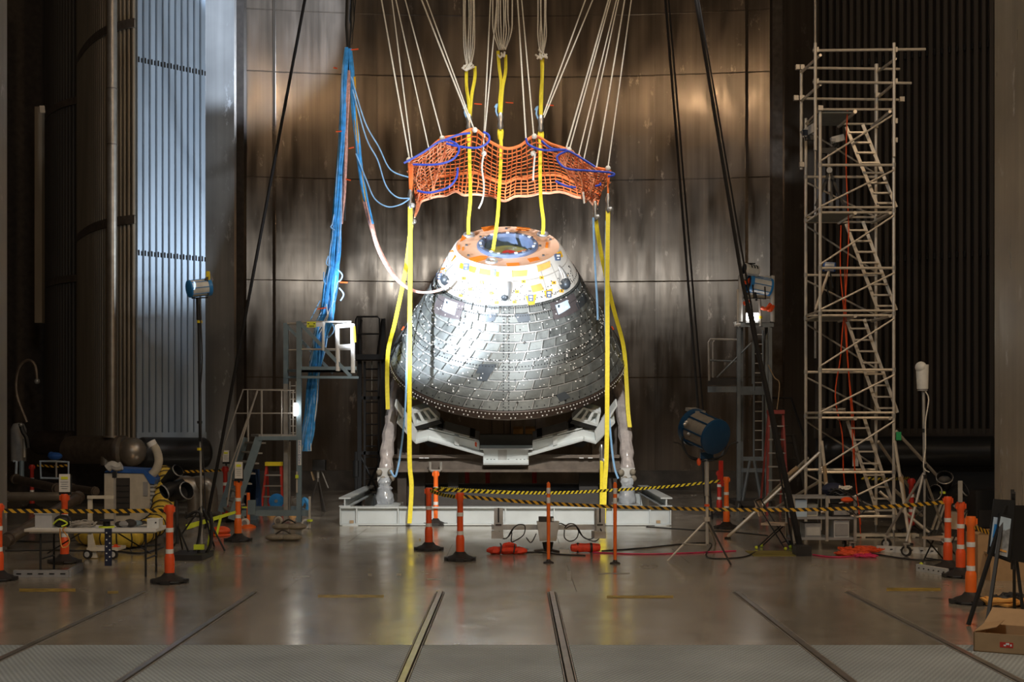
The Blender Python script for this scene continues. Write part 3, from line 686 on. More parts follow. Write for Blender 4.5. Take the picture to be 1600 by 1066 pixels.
for x in (768, 787, 797, 836): cpoly([(x, 655), (x+1, 655), (x+1, 682), (x, 682)], CY+.6, .02, 'black', 'hanger_rod', False)
for x in (802, 821): cpoly([(x, 670), (x+15, 670), (x+15, 680), (x, 680)], CY+.9, .1, 'cap_light_orange', 'orange_block', False)

# ---- dark steel transport frame that carries the cradle, and the wrapped columns
tf = thing('transport_frame', 'dark brown steel beam frame carrying the white cradle', 'frame', (CAP.x, 28.6, .0))
bx = lambda a, b, y0, y1, Y, d: MB().bbox(P(a, 0, Y).x, P(b, 0, Y).x, Y, Y+d, P(0, y1, Y).z, P(0, y0, Y).z)
bx(612, 972, 712, 737, 29.35, .06).build('beam_web', 'brown_steel', tf)
bx(608, 976, 711, 716, 29.2, .5).build('beam_flange', 'brown_steel', tf); bx(608, 976, 733, 738, 29.2, .5).build('beam_flange', 'brown_steel', tf)
for a in (621, 950): bx(a, a+14, 655, 806, 29.5, .35).build('post', 'dark_brown', tf)
for a, b in ((634, 655), (925, 946)): bx(a, b, 690, 712, 29.4, .3).build('bracket', 'brown_steel', tf)
bx(636, 945, 757, 770, 30.2, .5).build('rear_beam', 'black', tf); bx(668, 945, 770, 793, 29.8, .4).build('deck_box', mat('deck_box', (.06, .055, .05), .5, .1), tf)
for a, b, m in ((636, 664, 'dark_brown'), (700, 716, 'dark'), (905, 935, 'dark')): bx(a, b, 740, 790, 29.9, .2).build('machine_block', m, tf)
for a in (655, 663, 905, 919): bx(a, a+7, 715, 716.5, 29.18, .01).build('pale_label', 'white', tf)
MB().path(px([(672, 722), (672, 734), (674, 736), (687, 736), (689, 734), (689, 722)], 29.1), .03, 6).build('hanging_shackle', 'alu_dull', tf)
for (lab, pts, foot, knob) in (('left leaning steel column wrapped in clear plastic beside capsule', [(624, 585, 30.4), (619, 610, 30), (612, 655, 29.4), (605, 700, 29), (603, 738, 28.8)], (601, 772), (602, 742)),
                         ('right leaning steel column wrapped in clear plastic beside capsule', [(962, 590, 30.4), (967, 615, 30), (974, 655, 29.4), (979, 700, 29), (981, 738, 28.8)], (980, 772), (980, 742))):
    t = thing('wrapped_column', lab, 'column', V((P(foot[0], 0, 28.3).x, 28.3, 0)))
    pts = smooth_pts(px(pts, 28.8), 5); MB().path(pts, .15, 10, rr=[.15+.02*math.sin(i*2.1) for i in range(len(pts))]).build('column_wrap', 'plastic_wrap', t)
    MB().box(P(knob[0], knob[1], 28.7), (.3, .4, .3)).build('joint_block', 'grey_light', t)
    for dx, dz in ((-.13, .05), (.12, .06), (.14, -.08), (-.05, -.1)): MB().ball(P(knob[0], knob[1], 28.45)+V((dx, 0, dz)), .07, 5).build('joint_bolt', 'khaki', t)
    q = V((P(foot[0], 0, 28.3).x, 28.3, .40))
    k_w = MB().lathe([(.17, 0), (.19, .06), (.2, .13), (.17, .2), (.16, .28), (.17, .33), (.12, .38), (.13, .43), (.15, .47), (.13, .52), (.1, .56)], q, n=16)
    for p in k_w.v: p += V((random.uniform(-.022, .022), random.uniform(-.022, .022), random.uniform(-.01, .01)))
    k_w.build('foot_wrap', 'wrap_clear', t)
    MB().tube(q, P(knob[0], knob[1], 28.7), .07, 10).build('foot_pin', 'dark_brown', t)
    MB().box(q+V((0, 0, -.2)), (.3, .3, .4)).build('foot_block', 'dark_brown', t)
# ---- white base frame
bf = thing('base_frame', 'white painted I-beam base frame lying on the floor', 'frame', (P(790, 0, 27.4).x, 27.4, 0))
YB = 27.35
xl, xr = P(531, 0, YB).x, P(1049, 0, YB).x
MB().bbox(xl, xr, YB, YB+.3, .365, .395).build('top_flange', 'white_paint', bf); MB().bbox(xl, xr, YB, YB+.3, .012, .045).build('bottom_flange', 'white_paint', bf)
MB().bbox(xl+.01, xr-.01, YB+.1, YB+.14, .045, .365).build('web', 'white_paint', bf)
for a in (531.5, 557, 622, 715, 790, 866, 958, 1016, 1048): x = P(a, 0, YB).x; MB().bbox(x-.012, x+.012, YB+.01, YB+.1, .045, .365).build('stiffener', 'white_paint', bf)
for a, b in ((535, 560), (1023, 1046)): MB().bbox(P(a, 0, YB).x, P(b, 0, YB).x, YB-.04, YB, .0, .03).build('foot_plate', 'white_paint', bf)
for a in (549, 1029): x = P(a, 0, YB).x; MB().box((x, YB+.05, .08), (.08, .06, .06)).build('lug', 'wood', bf)
for s, x in ((0, xl+.1), (1, xr-.1)):
    MB().bbox(x-.12, x+.12, YB, 32.5, .56, .59).build('side_flange', 'white_paint', bf); MB().bbox(x-.12, x+.12, YB, 32.5, .395, .42).build('side_flange', 'white_paint', bf)
    MB().bbox(x-.015, x+.015, YB+.02, 32.5, .42, .56).build('side_web', 'white_paint', bf); MB().bbox(x-.1, x+.1, 31.9, 32.4, 0, .395).build('rear_foot', 'white_paint', bf)
MB().bbox(xl, xr, 32.1, 32.4, .1, .395).build('rear_beam', 'white_paint', bf)
for a, b in ((588, 625), (960, 1000)): MB().bbox(P(a, 0, 28).x, P(b, 0, 28).x, 27.65, 28.8, .34, .40).build('column_plate', 'white_paint', bf)
# ================================================================ NET, ROPES, STRAPS
def interp(pts, u):
    u = max(0, min(1, u))*(len(pts)-1); i = min(int(u), len(pts)-2); t = u-i
    a, b, c, d = pts[max(i-1, 0)], pts[i], pts[i+1], pts[min(i+2, len(pts)-1)]
    return tuple(.5*((2*b[k])+(c[k]-a[k])*t+(2*a[k]-5*b[k]+4*c[k]-d[k])*t*t+(3*b[k]-a[k]-3*c[k]+d[k])*t**3) for k in (0, 1))
NT = [(640, 252), (665, 238), (690, 217), (715, 212), (741, 202), (765, 221), (790, 232), (812, 228), (835, 213), (860, 225), (888, 235), (918, 258), (951, 266)]
NB = [(652, 328), (662, 312), (688, 307), (711, 300), (730, 305), (759, 304), (785, 313), (810, 307), (843, 303), (868, 300), (902, 307), (922, 313), (932, 328)]
net = thing('cargo_net', 'orange knotted cargo net hanging as a canopy above the capsule', 'net', P(793, 330, 29.5))
def npt(u, v):
    a, b = interp(NT, u), interp(NB, u); v = max(0, v); e = v**.85
    wob = 2.2*math.sin(u*31)*math.sin(v*3.1)+1.2*math.sin(u*60+2)*v
    Y = 27.9+3.0*min(1, v/.68)-.25*math.sin(u*24)*v
    return P(a[0]+(b[0]-a[0])*e, a[1]+(b[1]-a[1])*e+wob, Y)
def weave(f, nu, nv, r, m, name, jit=.0):
    mb = MB(); g = [[f((i+random.uniform(-jit, jit))/nu, (j+random.uniform(-jit, jit))/nv) for i in range(nu+1)] for j in range(nv+1)]
    for j in range(nv+1): mb.path(g[j], r, 4)
    for i in range(nu+1): mb.path([g[j][i] for j in range(nv+1)], r, 4)
    return mb.build(name, m, net)
weave(npt, 37, 14, .013, 'net_orange', 'mesh', .10)
def fold(x0, x1, drop, Y):
    def f(u, v):
        x = x0+(x1-x0)*u; a = interp(NT, (x-640)/311); k = math.sin(PI*min(1, max(0, u)))
        return P(x+6*math.sin(v*5+u*9)*v, a[1]+4+v*(drop*k+14)+2*math.sin(u*40), Y+.5*math.sin(u*25)*v+.9*v)
    return f
weave(fold(643, 705, 58, 27.8), 11, 9, .013, 'net_pale', 'fold', .2); weave(fold(872, 948, 46, 27.8), 14, 10, .013, 'net_pale', 'fold', .2)
MB().path([npt(k/60, 0) for k in range(61)], .034, 6).build('hem_rope', 'net_orange', net); MB().path([npt(k/60, 1) for k in range(61)], .034, 6).build('hem_rope', 'net_pale', net)
MB().path([npt(k/40, .62) for k in range(41)], .028, 6).build('middle_rope', 'net_orange', net)
for k in range(5): 
    MB().path(smooth_pts([P(638+k*1.7, 250, 27.9), P(640+k, 285, 27.9), P(641, 320, 27.85)], 4), .018, 4).build('corner_cord', 'net_orange', net)
    MB().path(smooth_pts([P(948+k*1.5, 266, 27.9), P(950, 292, 27.9), P(950.5, 322, 27.85)], 4), .018, 4).build('corner_cord', 'net_orange', net)
    MB().path(smooth_pts([npt(.012*k, .7), P(655-k, 322, 29.8), P(648, 340, 29)], 4), .018, 4).build('corner_cord', 'net_pale', net)
    MB().path(smooth_pts([npt(1-.012*k, .7), P(928+k*.5, 312, 29.8), P(929.5, 334, 29)], 4), .018, 4).build('corner_cord', 'net_pale', net)
for pts in ([(631, 255), (660, 239), (690, 220), (712, 224), (717, 236), (706, 250), (682, 257), (645, 257)], [(690, 221), (715, 211), (735, 208)], [(697, 224), (718, 229), (745, 231), (762, 223), (764, 212), (755, 206)],
            [(652, 298), (672, 301), (700, 293), (713, 278), (715, 262)], [(822, 216), (826, 226), (845, 234), (868, 235), (885, 234)], [(846, 220), (862, 232), (885, 235), (903, 244), (930, 261)],
            [(886, 236), (871, 244), (874, 255), (888, 264), (920, 267), (955, 270), (959, 274), (950, 276)], [(868, 283), (885, 291), (900, 293)], [(930, 291), (938, 289), (937, 286)]):
    MB().path(smooth_pts(px(pts, 27.75), 5), .024, 6).build('blue_cord', 'blue_rope', net)
for x, y in ((639, 250), (691, 216), (742, 203), (835, 213), (889, 234), (950, 263), (756, 240), (833, 240)): MB().ball(P(x, y, 27.85), .06, 5).build('tie_knot', 'rope_white', net)
for pts in ([(756, 240), (753, 262), (756, 290), (754, 312), (748, 326)], [(911, 300), (913, 318)], [(836, 240), (834, 262), (833, 282)]): MB().path(smooth_pts(px(pts, 27.8), 4), .02, 5).build('loose_cord', 'rope_white', net)

ROPES = [((594, -12), (640, 250)), ((611, -12), (644, 248)), ((616, -12), (671, 237)), ((630, -12), (691, 216)), ((654, -12), (733, 188)), ((662, -12), (741, 203)),
         ((767, -12), (755, 236)), ((778, -12), (757, 215)), ((808, -12), (822, 220)), ((814, -12), (834, 212)), ((919, -12), (849, 180)), ((931, -12), (850, 184)),
         ((954, -12), (885, 231)), ((957, -12), (890, 233)), ((966, -12), (904, 243)), ((969, -12), (912, 250)), ((978, -12), (932, 262)), ((988, -12), (950, 262))]
side = ['far left', 'far right']
for i, (a, b) in enumerate(ROPES):
    a, b = P(*a, 28.6), P(*b, 27.85); a = b+(a-b)*1.25
    lab = '%s white suspension rope from the left, slanting up from the orange net' % (ORD[i] if i < 16 else ('second-last' if i == 16 else 'last'))
    tag(MB().tube(b, a, .014 if i % 4 else .017, 6).build('suspension_rope', 'rope_white'), lab, 'rope', 'white ropes above the net')
# rope bundles with their yellow lifting slings
for i, (x, yk, sp, n, pts, lab) in enumerate((
        (733, 102, 16, 6, [[(729, 106), (729, 135), (733, 165), (733, 188)], [(742, 104), (742, 122), (737, 150), (734, 188)]], 'left'),
        (785, 78, 28, 8, [[(778, 80), (780, 105), (783, 130), (781, 160), (782, 186)], [(790, 86), (790, 112), (785, 140), (782, 186)]], 'middle'),
        (847, 84, 13, 5, [[(846, 84), (847, 120), (845, 150), (845, 190)], [(848, 90), (847, 130), (845, 190)]], 'right'))):
    Y = 28.9
    t = thing('rope_bundle', 'white rope bundle, %s of the three gathered above the orange net' % lab, 'rope', P(x, yk, Y), group='rope bundles')
    for k in range(n):
        xx = x-sp/2+sp*k/(n-1); MB().path(smooth_pts([P(x+(xx-x)*.35+random.uniform(-1, 1), yk, Y+random.uniform(-.1, .1)), P(xx, yk-28, Y), P(xx+random.uniform(-2, 2), 20, Y), P(xx+random.uniform(-2, 2), -60, Y)], 4), .015, 5).build('strand', 'rope_white', t)
    for k in range(6): 
        q = P(x+random.uniform(-5, 5), yk-random.uniform(-6, 8), Y-.08); MB().path(smooth_pts([q, q+V((random.uniform(-.1, .1), -.03, -.1)), q+V((random.uniform(-.12, .12), 0, -.02))], 3), .02, 5).build('knot_loop', 'rope_white', t)
    t = thing('lifting_sling', 'yellow lifting sling, %s of three, running from rope bundle to capsule deck' % lab, 'sling', P(*pts[0][-1], Y), group='yellow lifting slings')
    for q in pts: MB().path(smooth_pts(px(q, Y), 5), .04, 6).build('loop', 'yellow_strap', t)
    e = pts[0][-1]
    MB().lathe([(.05, -.18), (.07, -.1), (.05, 0), (.07, .1), (.04, .2)], P(e[0], e[1]+4, Y), n=10).build('shackle', 'steel', t)
    MB().ball(P(e[0], e[1]+14, Y), .035, 5).build('red_link', 'red', t)
    end = [[(733, 205), (734, 260), (735, 310), (732, 345), (732, 366)], [(782, 205), (783, 240), (780, 300), (777, 345), (768, 405)], [(845, 205), (844, 260), (845, 310), (849, 345), (848, 366)]][i]
    Z = [28.4, 27.9, 28.4][i]
    pp_ = smooth_pts([P(a, b, Y+(Z-Y)*k/4) for k, (a, b) in enumerate(end)], 5)
    MB().ribbon(pp_, V((.075, 0, 0)), .02).build('strap', 'yellow_strap', t)
    for s in (-3, 3): MB().path(smooth_pts(px([(e[0], e[1]+10), (e[0]+s, e[1]+20), (e[0]+s*.6, e[1]+32)], Y), 3), .03, 5).build('eye', 'yellow_strap', t)
    MB().path(px([(e[0]+8, e[1]-26), (e[0]+20, e[1]-25)], Y), .012, 4).build('red_ribbon', 'orange', t)
    MB().path(smooth_pts(px([(e[0]-2, e[1]), (e[0]-7, e[1]-12), (e[0]-5, e[1]-24), (e[0]-9, e[1]-18)], Y), 3), .02, 5).build('loose_end', 'cable_light', t)
# side straps
def strap(lab, pts, w=.09, Y=28, hook=True):
    p3 = px(pts, Y); t = thing('tie_strap', lab, 'strap', p3[-1])
    MB().ribbon(smooth_pts(p3, 5), V((w, 0, 0)), .02).build('webbing', 'yellow_strap', t)
    if hook:
        MB().lathe([(.03, -.2), (.06, -.1), (.035, 0), (.06, .1), (.03, .22)], p3[0]+V((0, 0, .1)), n=10).build('shackle', 'steel', t); MB().ball(p3[0]+V((.05, -.03, -.02)), .06, 5).build('hook', 'silver', t)
    return t
strap('left vertical yellow strap hanging from the net to the floor', [(641, 320, 27.85), (641, 400, 27.6), (640, 560, 27.1), (640, 715, 27.1), (643, 760, 27.1), (640, 818, 27.05)])
strap('left yellow strap slanting down to the left flank of the capsule', [(643, 345, 28), (634, 420, 28.2), (618, 500, 28.6), (607, 545, 29), (605, 590, 29.2), (606, 640, 29)])
strap('right vertical yellow strap hanging from the net to the floor', [(950, 326, 27.85), (949, 420, 27.6), (949, 560, 27.1), (948, 700, 27.1), (945, 760, 27.1), (943, 818, 27.05)])
strap('right yellow strap slanting down to the right flank of the capsule', [(930, 338, 28), (940, 400, 28.2), (958, 480, 28.6), (974, 540, 29), (979, 600, 29.1), (981, 640, 29), (984, 668, 28.9)])
strap('short yellow strap from the dark frame to the floor at right', [(940, 718, 28.2), (940, 760, 27.6), (939, 819, 27.0)], .07)
for lab, pts in (('blue tie rope hanging along the left yellow strap', [(640, 340), (640, 450), (636, 560), (633, 640), (627, 700), (622, 730), (617, 745), (610, 735)]),
                 ('blue tie rope behind the right vertical strap', [(947, 345), (946, 500), (950, 620), (955, 690), (960, 730), (966, 748)]), ('thin blue rope hanging right of the capsule top', [(927, 340), (929, 400), (933, 470), (934, 500)])):
    cable('tie_rope', 'cable_light', px(pts, 28.15 if 'top' not in lab else 27.6), .022, lab, 'rope')

# ---- blue cable bundle hung from a hook rope
cb = thing('cable_bundle', 'long blue cable bundle hanging from a hook rope over work platform', 'cables', P(478, 700, 27.6))
YC = 27.55
def strands(ctrl, n, spread, r, m, name, Y=YC):
    mb = MB()
    for k in range(n):
        ph = random.uniform(0, 6.28); sd = random.uniform(.3, 1)*random.choice((-1, 1)); pts = []
        for i, (a, b, s) in enumerate(ctrl):
            pts.append(P(a+s*sd*math.cos(ph+i*.7)*spread+random.uniform(-.6, .6)*s*.5, b, Y+s*.012*math.sin(ph+i*.9)))
        mb.path(smooth_pts(pts, 4), r, 4)
    return mb.build(name, m, cb, kind='stuff')
main = [(542, 74, 2), (538, 120, 3), (536, 180, 3.4), (533, 240, 4), (529, 300, 5), (526, 350, 6), (522, 400, 7), (518, 440, 9), (514, 470, 10), (508, 500, 11), (500, 530, 9), (495, 560, 8), (491, 590, 8), (487, 630, 8), (482, 670, 8), (477, 705, 7)]
strands(main, 30, 1, .024, 'cable_blue', 'blue_strands'); strands(main, 14, 1.1, .018, 'cable_light', 'light_blue_strands')
strands(main[8:], 5, 1.7, .012, 'rope_white', 'white_strands')
umb = [(547, 76, 2), (551, 120, 3), (553, 170, 3), (558, 220, 3), (561, 250, 3), (566, 285, 3), (571, 315, 3), (580, 350, 2.6), (590, 385, 2.4), (605, 415, 2.4), (622, 438, 2.2), (645, 454, 2), (668, 457, 1.8), (690, 452, 1.5), (708, 440, 1)]
strands(umb[:8], 9, 1, .026, 'cable_blue', 'blue_strands'); strands(umb[6:], 7, 1, .024, 'umbilical', 'umbilical_strands'); strands(umb[1:8], 3, 1.1, .016, 'cap_yellow', 'yellow_strands')
strands([(545, 110, 2), (541, 180, 3), (540, 240, 3), (538, 300, 3), (533, 350, 3)], 4, 1.2, .02, 'umbilical', 'umbilical_strands')
for pts in ([(549, 120), (570, 190), (592, 230), (610, 265), (638, 277)], [(551, 140), (572, 215), (590, 250), (603, 290), (620, 308), (640, 310)], [(556, 240), (572, 280), (585, 310), (605, 323), (625, 320), (640, 311)],
            [(522, 335), (519, 350), (517, 355), (523, 360)], [(513, 400), (510, 412), (518, 418)], [(526, 420), (535, 430), (530, 440), (524, 436)], [(506, 425), (506, 440), (512, 445)], [(530, 450), (537, 460), (532, 470)], [(500, 470), (490, 490), (485, 500)], [(515, 500), (522, 515), (512, 528), (503, 520)]):
    MB().path(smooth_pts(px(pts, YC-.1), 6), .014, 5).build('loose_cable', 'cable_light', cb)
for x, y, d in ((548, 78, 12), (527, 107, -6), (534, 205, -9), (545, 232, 8), (540, 280, 8), (531, 441, 12), (510, 481, -14)): MB().path([P(x, y, YC-.2), P(x+d, y+random.uniform(-2, 2), YC-.2)], .014, 4).build('red_ribbon', 'orange', cb)
MB().path(px([(543, -30), (541, 40), (544, 78)], YC), .03, 6).build('hook_rope', 'black', cb); MB().lathe([(.01, 0), (.06, .25), (.05, .5), (.01, .9)], P(550, 50, YC), n=8).build('hook', 'black_metal', cb)
MB().path(px([(551, 10), (546, 78)], YC), .02, 6).build('hook_rope', 'black', cb); MB().path(px([(558, -30), (550, 70)], YC), .01, 5).build('hook_rope', 'black', cb)
MB().path(px([(544, 80), (540, 200), (538, 345)], YC+.1), .035, 6).build('carrier_bar', 'black', cb)
# ---- long black guy cables
for lab, a, b, r in (('black guy cable descending across the left wall', (480, -20, 30), (321, 826, 26.7), .035), ('second thin black guy cable at left behind the first', (520, 300, 38), (378, 660, 34), .0),
                  ('thick black cable slanting down across the right tower to the floor', (1084, -20, 25), (1160, 440, 23), .036), ('thinner black cable beside the thick slanting one at right', (1088, -20, 26), (1240, 862, 22.1), .02),
                  ('left one of two black cables hanging behind the big blue lamp', (1038, -20, 31), (1105, 812, 29.1), .03), ('right one of two black cables hanging behind the big blue lamp', (1043, -20, 31), (1113, 812, 29.1), .022)):
    if r: tag(MB().path([P(*a), P((a[0]+b[0])/2, (a[1]+b[1])/2, (a[2]+b[2])/2), P(*b)], r, 6).build('guy_cable', 'cable_matte'), lab, 'cable')
pl = thing('boom_pole', 'black leaning pole standing on a ball foot beside the folding chair', 'pole', F(1253, 866))
MB().path([P(1160, 440, 23), P(1200, 620, 22.3), P(1250, 855, 21.7)], .06, 8, rr=[.034, .045, .055]).build('pole', 'cable_matte', pl); MB().box(F(1253, 868)+V((0, 0, .08)), (.25, .3, .16)).build('foot', 'rubber', pl)
# ================================================================ WORK PLATFORMS AND TOWERS
def flat_text(s, p, size, m, parent, rot):
    c = bpy.data.curves.new('lettering', 'FONT'); c.body = s; c.size = size; c.extrude = .001; c.align_x = 'CENTER'; c.align_y = 'CENTER'
    o = bpy.data.objects.new('lettering', c); COL.objects.link(o); dg = bpy.context.evaluated_depsgraph_get()
    me = bpy.data.meshes.new_from_object(o.evaluated_get(dg)); bpy.data.objects.remove(o)
    me.materials.clear(); me.materials.append(G(m))
    o = bpy.data.objects.new('lettering', me); COL.objects.link(o); r = parent
    while r.parent: r = r.parent
    o.parent = parent; o.location = V(p)-r.location; o.rotation_euler = rot
    return o
def wheel(parent, c, r, w=.05, ax=(1, 0, 0), tyre='rubber', hub='grey_light'):
    c = V(c); ax = V(ax).normalized()
    o = MB().lathe([(r*.55, -w/2), (r*.95, -w/2), (r, -w/4), (r, w/4), (r*.95, w/2), (r*.55, w/2)], c, ax, 18).build('wheel', tyre, parent)
    MB().lathe([(.001, -w*.55), (r*.6, -w*.5), (r*.6, w*.5), (.001, w*.55)], c, ax, 14).build('hub', hub, o)
    return o
def caster(parent, x, y, r=.07, ax=(1, 0, 0), tyre='rubber', hub='grey_light'):
    wheel(parent, (x, y, r), r, .04, ax, tyre, hub); a = V(ax).normalized()*.035
    MB().bar(V((x, y, r))+a, V((x, y, r*2.3))+a, .012, .03).bar(V((x, y, r))-a, V((x, y, r*2.3))-a, .012, .03).box((x, y, r*2.3), (.1, .07, .02)).build('fork', 'alu_dull', parent)

# ---- left rolling work platform
Y1, Y2 = 26.9, 28.1
wp = thing('work_platform', 'grey-blue rolling work platform with stairs, under the blue cables', 'platform', (P(460, 0, 27.4).x, 27.4, 0))
g = 'grey_blue'
for a, y0, Y in ((467.5, 502, Y1), (447, 505, Y2)):
    MB().bar(P(a, y0, Y), V((P(a, 0, Y).x, Y, .12)), .10, .10).build('column', g, wp)
MB().bar(P(447, 600, 27.6), P(447, 815, 27.6), .11, .09).build('column', 'alu_dull', wp); MB().bar(P(452, 690, 27.9), P(452, 800, 27.9), .05).build('column', 'alu_dull', wp)
for Y, xa, xb in ((Y1, 467, 556), (Y2, 447, 532)):
    MB().bar(P(xa, 589.5, Y), P(xb+4, 590, Y), .12, .05).build('deck_beam', g, wp)
bars(wp, 'diagonal', g, [((470, 506), (548, 588))], Y1, .035, True); bars(wp, 'diagonal', g, [((449, 510), (520, 583))], Y2, .03, True)
pa, pb, pc, pd = P(468, 582, Y1), P(557, 582, Y1), P(533, 581, Y2), P(448, 581, Y2)
MB().prism([pa, pb, pc, pd], (0, 0, .05)).build('deck', g, wp); MB().prism([pa, pb, pb+V((0, .02, 0)), pa+V((0, .02, 0))], (0, 0, .12)).build('toe_board', g, wp)
bars(wp, 'guard_rail', 'alu_dull', [((468, 503), (549, 503)), ((468, 546), (549, 546)), ((449, 506), (465, 505, Y1))], Y1, .02); bars(wp, 'guard_rail', 'alu_dull', [((447, 507), (530, 507)), ((447, 547), (530, 547))], Y2, .018)
for segs, Y in (([((551, 506), (551.5, 583)), ((527, 508), (528, 580)), ((527, 510), (549, 508)), ((529, 542), (549, 541))], Y1),): bars(wp, 'foam_wrapped_rail', 'white', segs, Y, .045)
MB().tube(P(553, 510, Y1-.05), P(554.5, 535, Y1-.05), .03, 8).build('yellow_foam', 'yellow', wp)
MB().tube(P(505, 503, Y1-.03), P(505, 548, Y1-.03), .028, 8).build('tie_bar', 'white', wp)
MB().bbox(P(480, 0, Y1).x, P(494, 0, Y1).x, Y1-.05, Y1-.03, P(0, 512, Y1).z, P(0, 503, Y1).z).build('warning_sign', mat('sign_yellow', (.80, .82, .05), .5), wp)
MB().bbox(P(494.5, 0, Y1).x, P(508, 0, Y1).x, Y1-.05, Y1-.03, P(0, 511, Y1).z, P(0, 504, Y1).z).build('white_sign', 'white', wp)
for x in (482, 491): MB().box(P(x, 506, Y1-.055), (.03, .004, .02)).build('sign_mark', 'black', wp)
for yy_ in (509, 510.6): MB().box(P(487, yy_, Y1-.055), (.11, .004, .008)).build('sign_mark', 'black', wp)
# landing, stairs
MB().prism([P(404, 683, Y1), P(470, 683, Y1), P(455, 682, Y2), P(392, 682, Y2)], (0, 0, .05)).build('landing', 'alu_dull', wp)
MB().bar(P(404, 685, Y1-.02), P(470, 685, Y1-.02), .06, .08).build('landing_beam', g, wp)
for (a, b, Y) in (((405, 684), (362, 812), Y1), ((384, 684), (346, 800), Y2)): MB().bar(P(*a, Y), P(*b, Y), .05, .16).build('stringer', g, wp)
for k in range(8):
    f = (k+.6)/8; a = P(405, 684, Y1).lerp(P(362, 812, Y1), f); b = P(384, 684, Y2).lerp(P(346, 800, Y2), f)
    MB().prism([a, a+V((.18, 0, 0)), b+V((.18, 0, 0)), b], (0, 0, .03)).build('tread', 'alu_dull', wp)
for Y, pts, posts in ((Y1, [(355, 790), (362, 740), (402, 610), (460, 610)], [(388, 655, 690), (409, 610, 684), (440, 610, 684), (458, 610, 684)]), (Y2, [(345, 720), (352, 690), (380, 609), (445, 609)], [(387, 609, 682), (408, 609, 682)])):
    MB().path(px(pts, Y), .018, 6).build('handrail', 'alu_dull', wp)
    for a, b, c in posts: MB().tube(P(a, b, Y), P(a, c, Y), .016, 6).build('rail_post', 'alu_dull', wp)
    MB().tube(P(pts[2][0]-12, 646, Y), P(pts[3][0], 646, Y), .014, 6).build('handrail', 'alu_dull', wp)
bars(wp, 'handrail', 'alu_dull', [((402, 612), (358, 735))], Y1, .018)
# vertical ladder between landing and deck
bars(wp, 'ladder_rail', 'alu_dull', [((453, 596), (453, 683)), ((463, 596), (463, 683))], 27.3, .018)
for k in range(8): bars(wp, 'ladder_rung', 'alu_dull', [((453, 603+k*10.5), (463, 603+k*10.5))], 27.3, .012)
# base with casters
MB().bar(V((P(378, 0, Y1).x, Y1, .30)), V((P(482, 0, Y1).x, Y1, .30)), .08, .12).build('base_beam', g, wp); MB().bar(V((P(378, 0, Y2).x, Y2, .30)), V((P(470, 0, Y2).x, Y2, .30)), .08, .12).build('base_beam', g, wp)
MB().bar(V((P(479, 0, Y1).x, Y1, .30)), V((P(468, 0, Y2).x, Y2, .30)), .08, .1).build('base_beam', g, wp); MB().bar(V((P(384, 0, Y1).x, Y1, .30)), V((P(376, 0, Y2).x, Y2, .30)), .08, .1).build('base_beam', g, wp)
MB().bar(V((P(388, 0, Y1).x, Y1-.03, .42)), V((P(400, 0, Y1).x, Y1-.03, .42)), .1, .3).build('base_plate', g, wp)
for a, Y in ((436, 27.4), (479, 26.7), (384, Y1), (376, Y2)): wheel(wp, (P(a, 0, Y).x, Y-.06, .1), .1, .05, (.35, .94, 0), 'white', 'grey')
MB().bar(P(484, 776, 26.6), V((P(484, 0, 26.6).x, 26.6, .01)), .04).build('jack_leg', 'alu', wp); MB().tube(P(484, 812, 26.55), P(484, 815, 26.55), .06, 8).build('jack_nut', 'safety_yellow', wp)
MB().bar(P(464, 737, 26.82), P(464, 770, 26.82), .03).build('latch_bar', 'alu', wp); MB().box(P(464, 745, 26.78), (.06, .04, .07)).build('latch', 'safety_yellow', wp)
lb = MB().bbox(P(465.3, 0, 26.8).x, P(470.3, 0, 26.8).x, 26.82, 26.84, P(0, 727, 26.82).z, P(0, 688, 26.82).z).build('name_strip', 'white', wp)
for k, ch in enumerate('BALLYMORE'): flat_text(ch, P(467.8, 691+k*4.1, 26.81), .062, 'blue', lb, (PI/2, 0, 0))
MB().box(P(462, 640, 26.75), (.06, .05, .26)).build('work_light', 'led', wp)
# ---- black access ladder behind
lt = thing('access_ladder', 'black caged access ladder with top platform left of the capsule', 'ladder', (P(580, 0, 32).x, 32, 0))
Yl = 32.0; k_ = 'black_metal'
for a in (562, 599): MB().bar(P(a, 495 if a == 562 else 498, Yl), V((P(a, 0, Yl).x, Yl, 0)), .12, .1).build('rail', k_, lt)
for a in (570, 592): MB().bar(P(a, 565, Yl), P(a, 770, Yl), .06, .05).build('inner_rail', k_, lt)
MB().path(px([(556, 560), (556, 500), (558, 495), (590, 495), (593, 498), (593, 522), (558, 522)], Yl-.3), .025, 6).build('hoop', k_, lt)
MB().bbox(P(555, 0, Yl).x, P(602, 0, Yl).x, Yl-.4, Yl+.4, P(0, 563, Yl).z, P(0, 555, Yl).z).build('platform', k_, lt)
for a, b, c, d in ((565, 500, 557, 556), (597, 500, 590, 555), (561, 530, 561, 556)): MB().tube(P(a, b, Yl-.2), P(c, d, Yl-.2), .03, 6).build('stay', k_, lt)
for k in range(12): MB().tube(P(570, 577+k*17.2, Yl), P(592, 577+k*17.2, Yl), .022, 6).build('rung', k_, lt)
MB().tube(P(581, 563, Yl), P(581, 700, Yl), .015, 6).build('safety_line', 'alu_dull', lt)
for y in (622, 708): MB().bar(P(560, y, Yl), P(602, y, Yl), .06, .08).build('cross_bar', k_, lt)
bars(lt, 'base_brace', k_, [((563, 712), (598, 785)), ((598, 712), (563, 785))], Yl, .03)
tag(MB().tube(P(556, 706, 31), V((P(556, 0, 31).x, 31, .0)), .035, 8).tube(P(556, 720, 31), P(556, 745, 31), .07, 8).build('bollard_pole', 'black'), 'short black pole standing beside the black access ladder', 'pole')

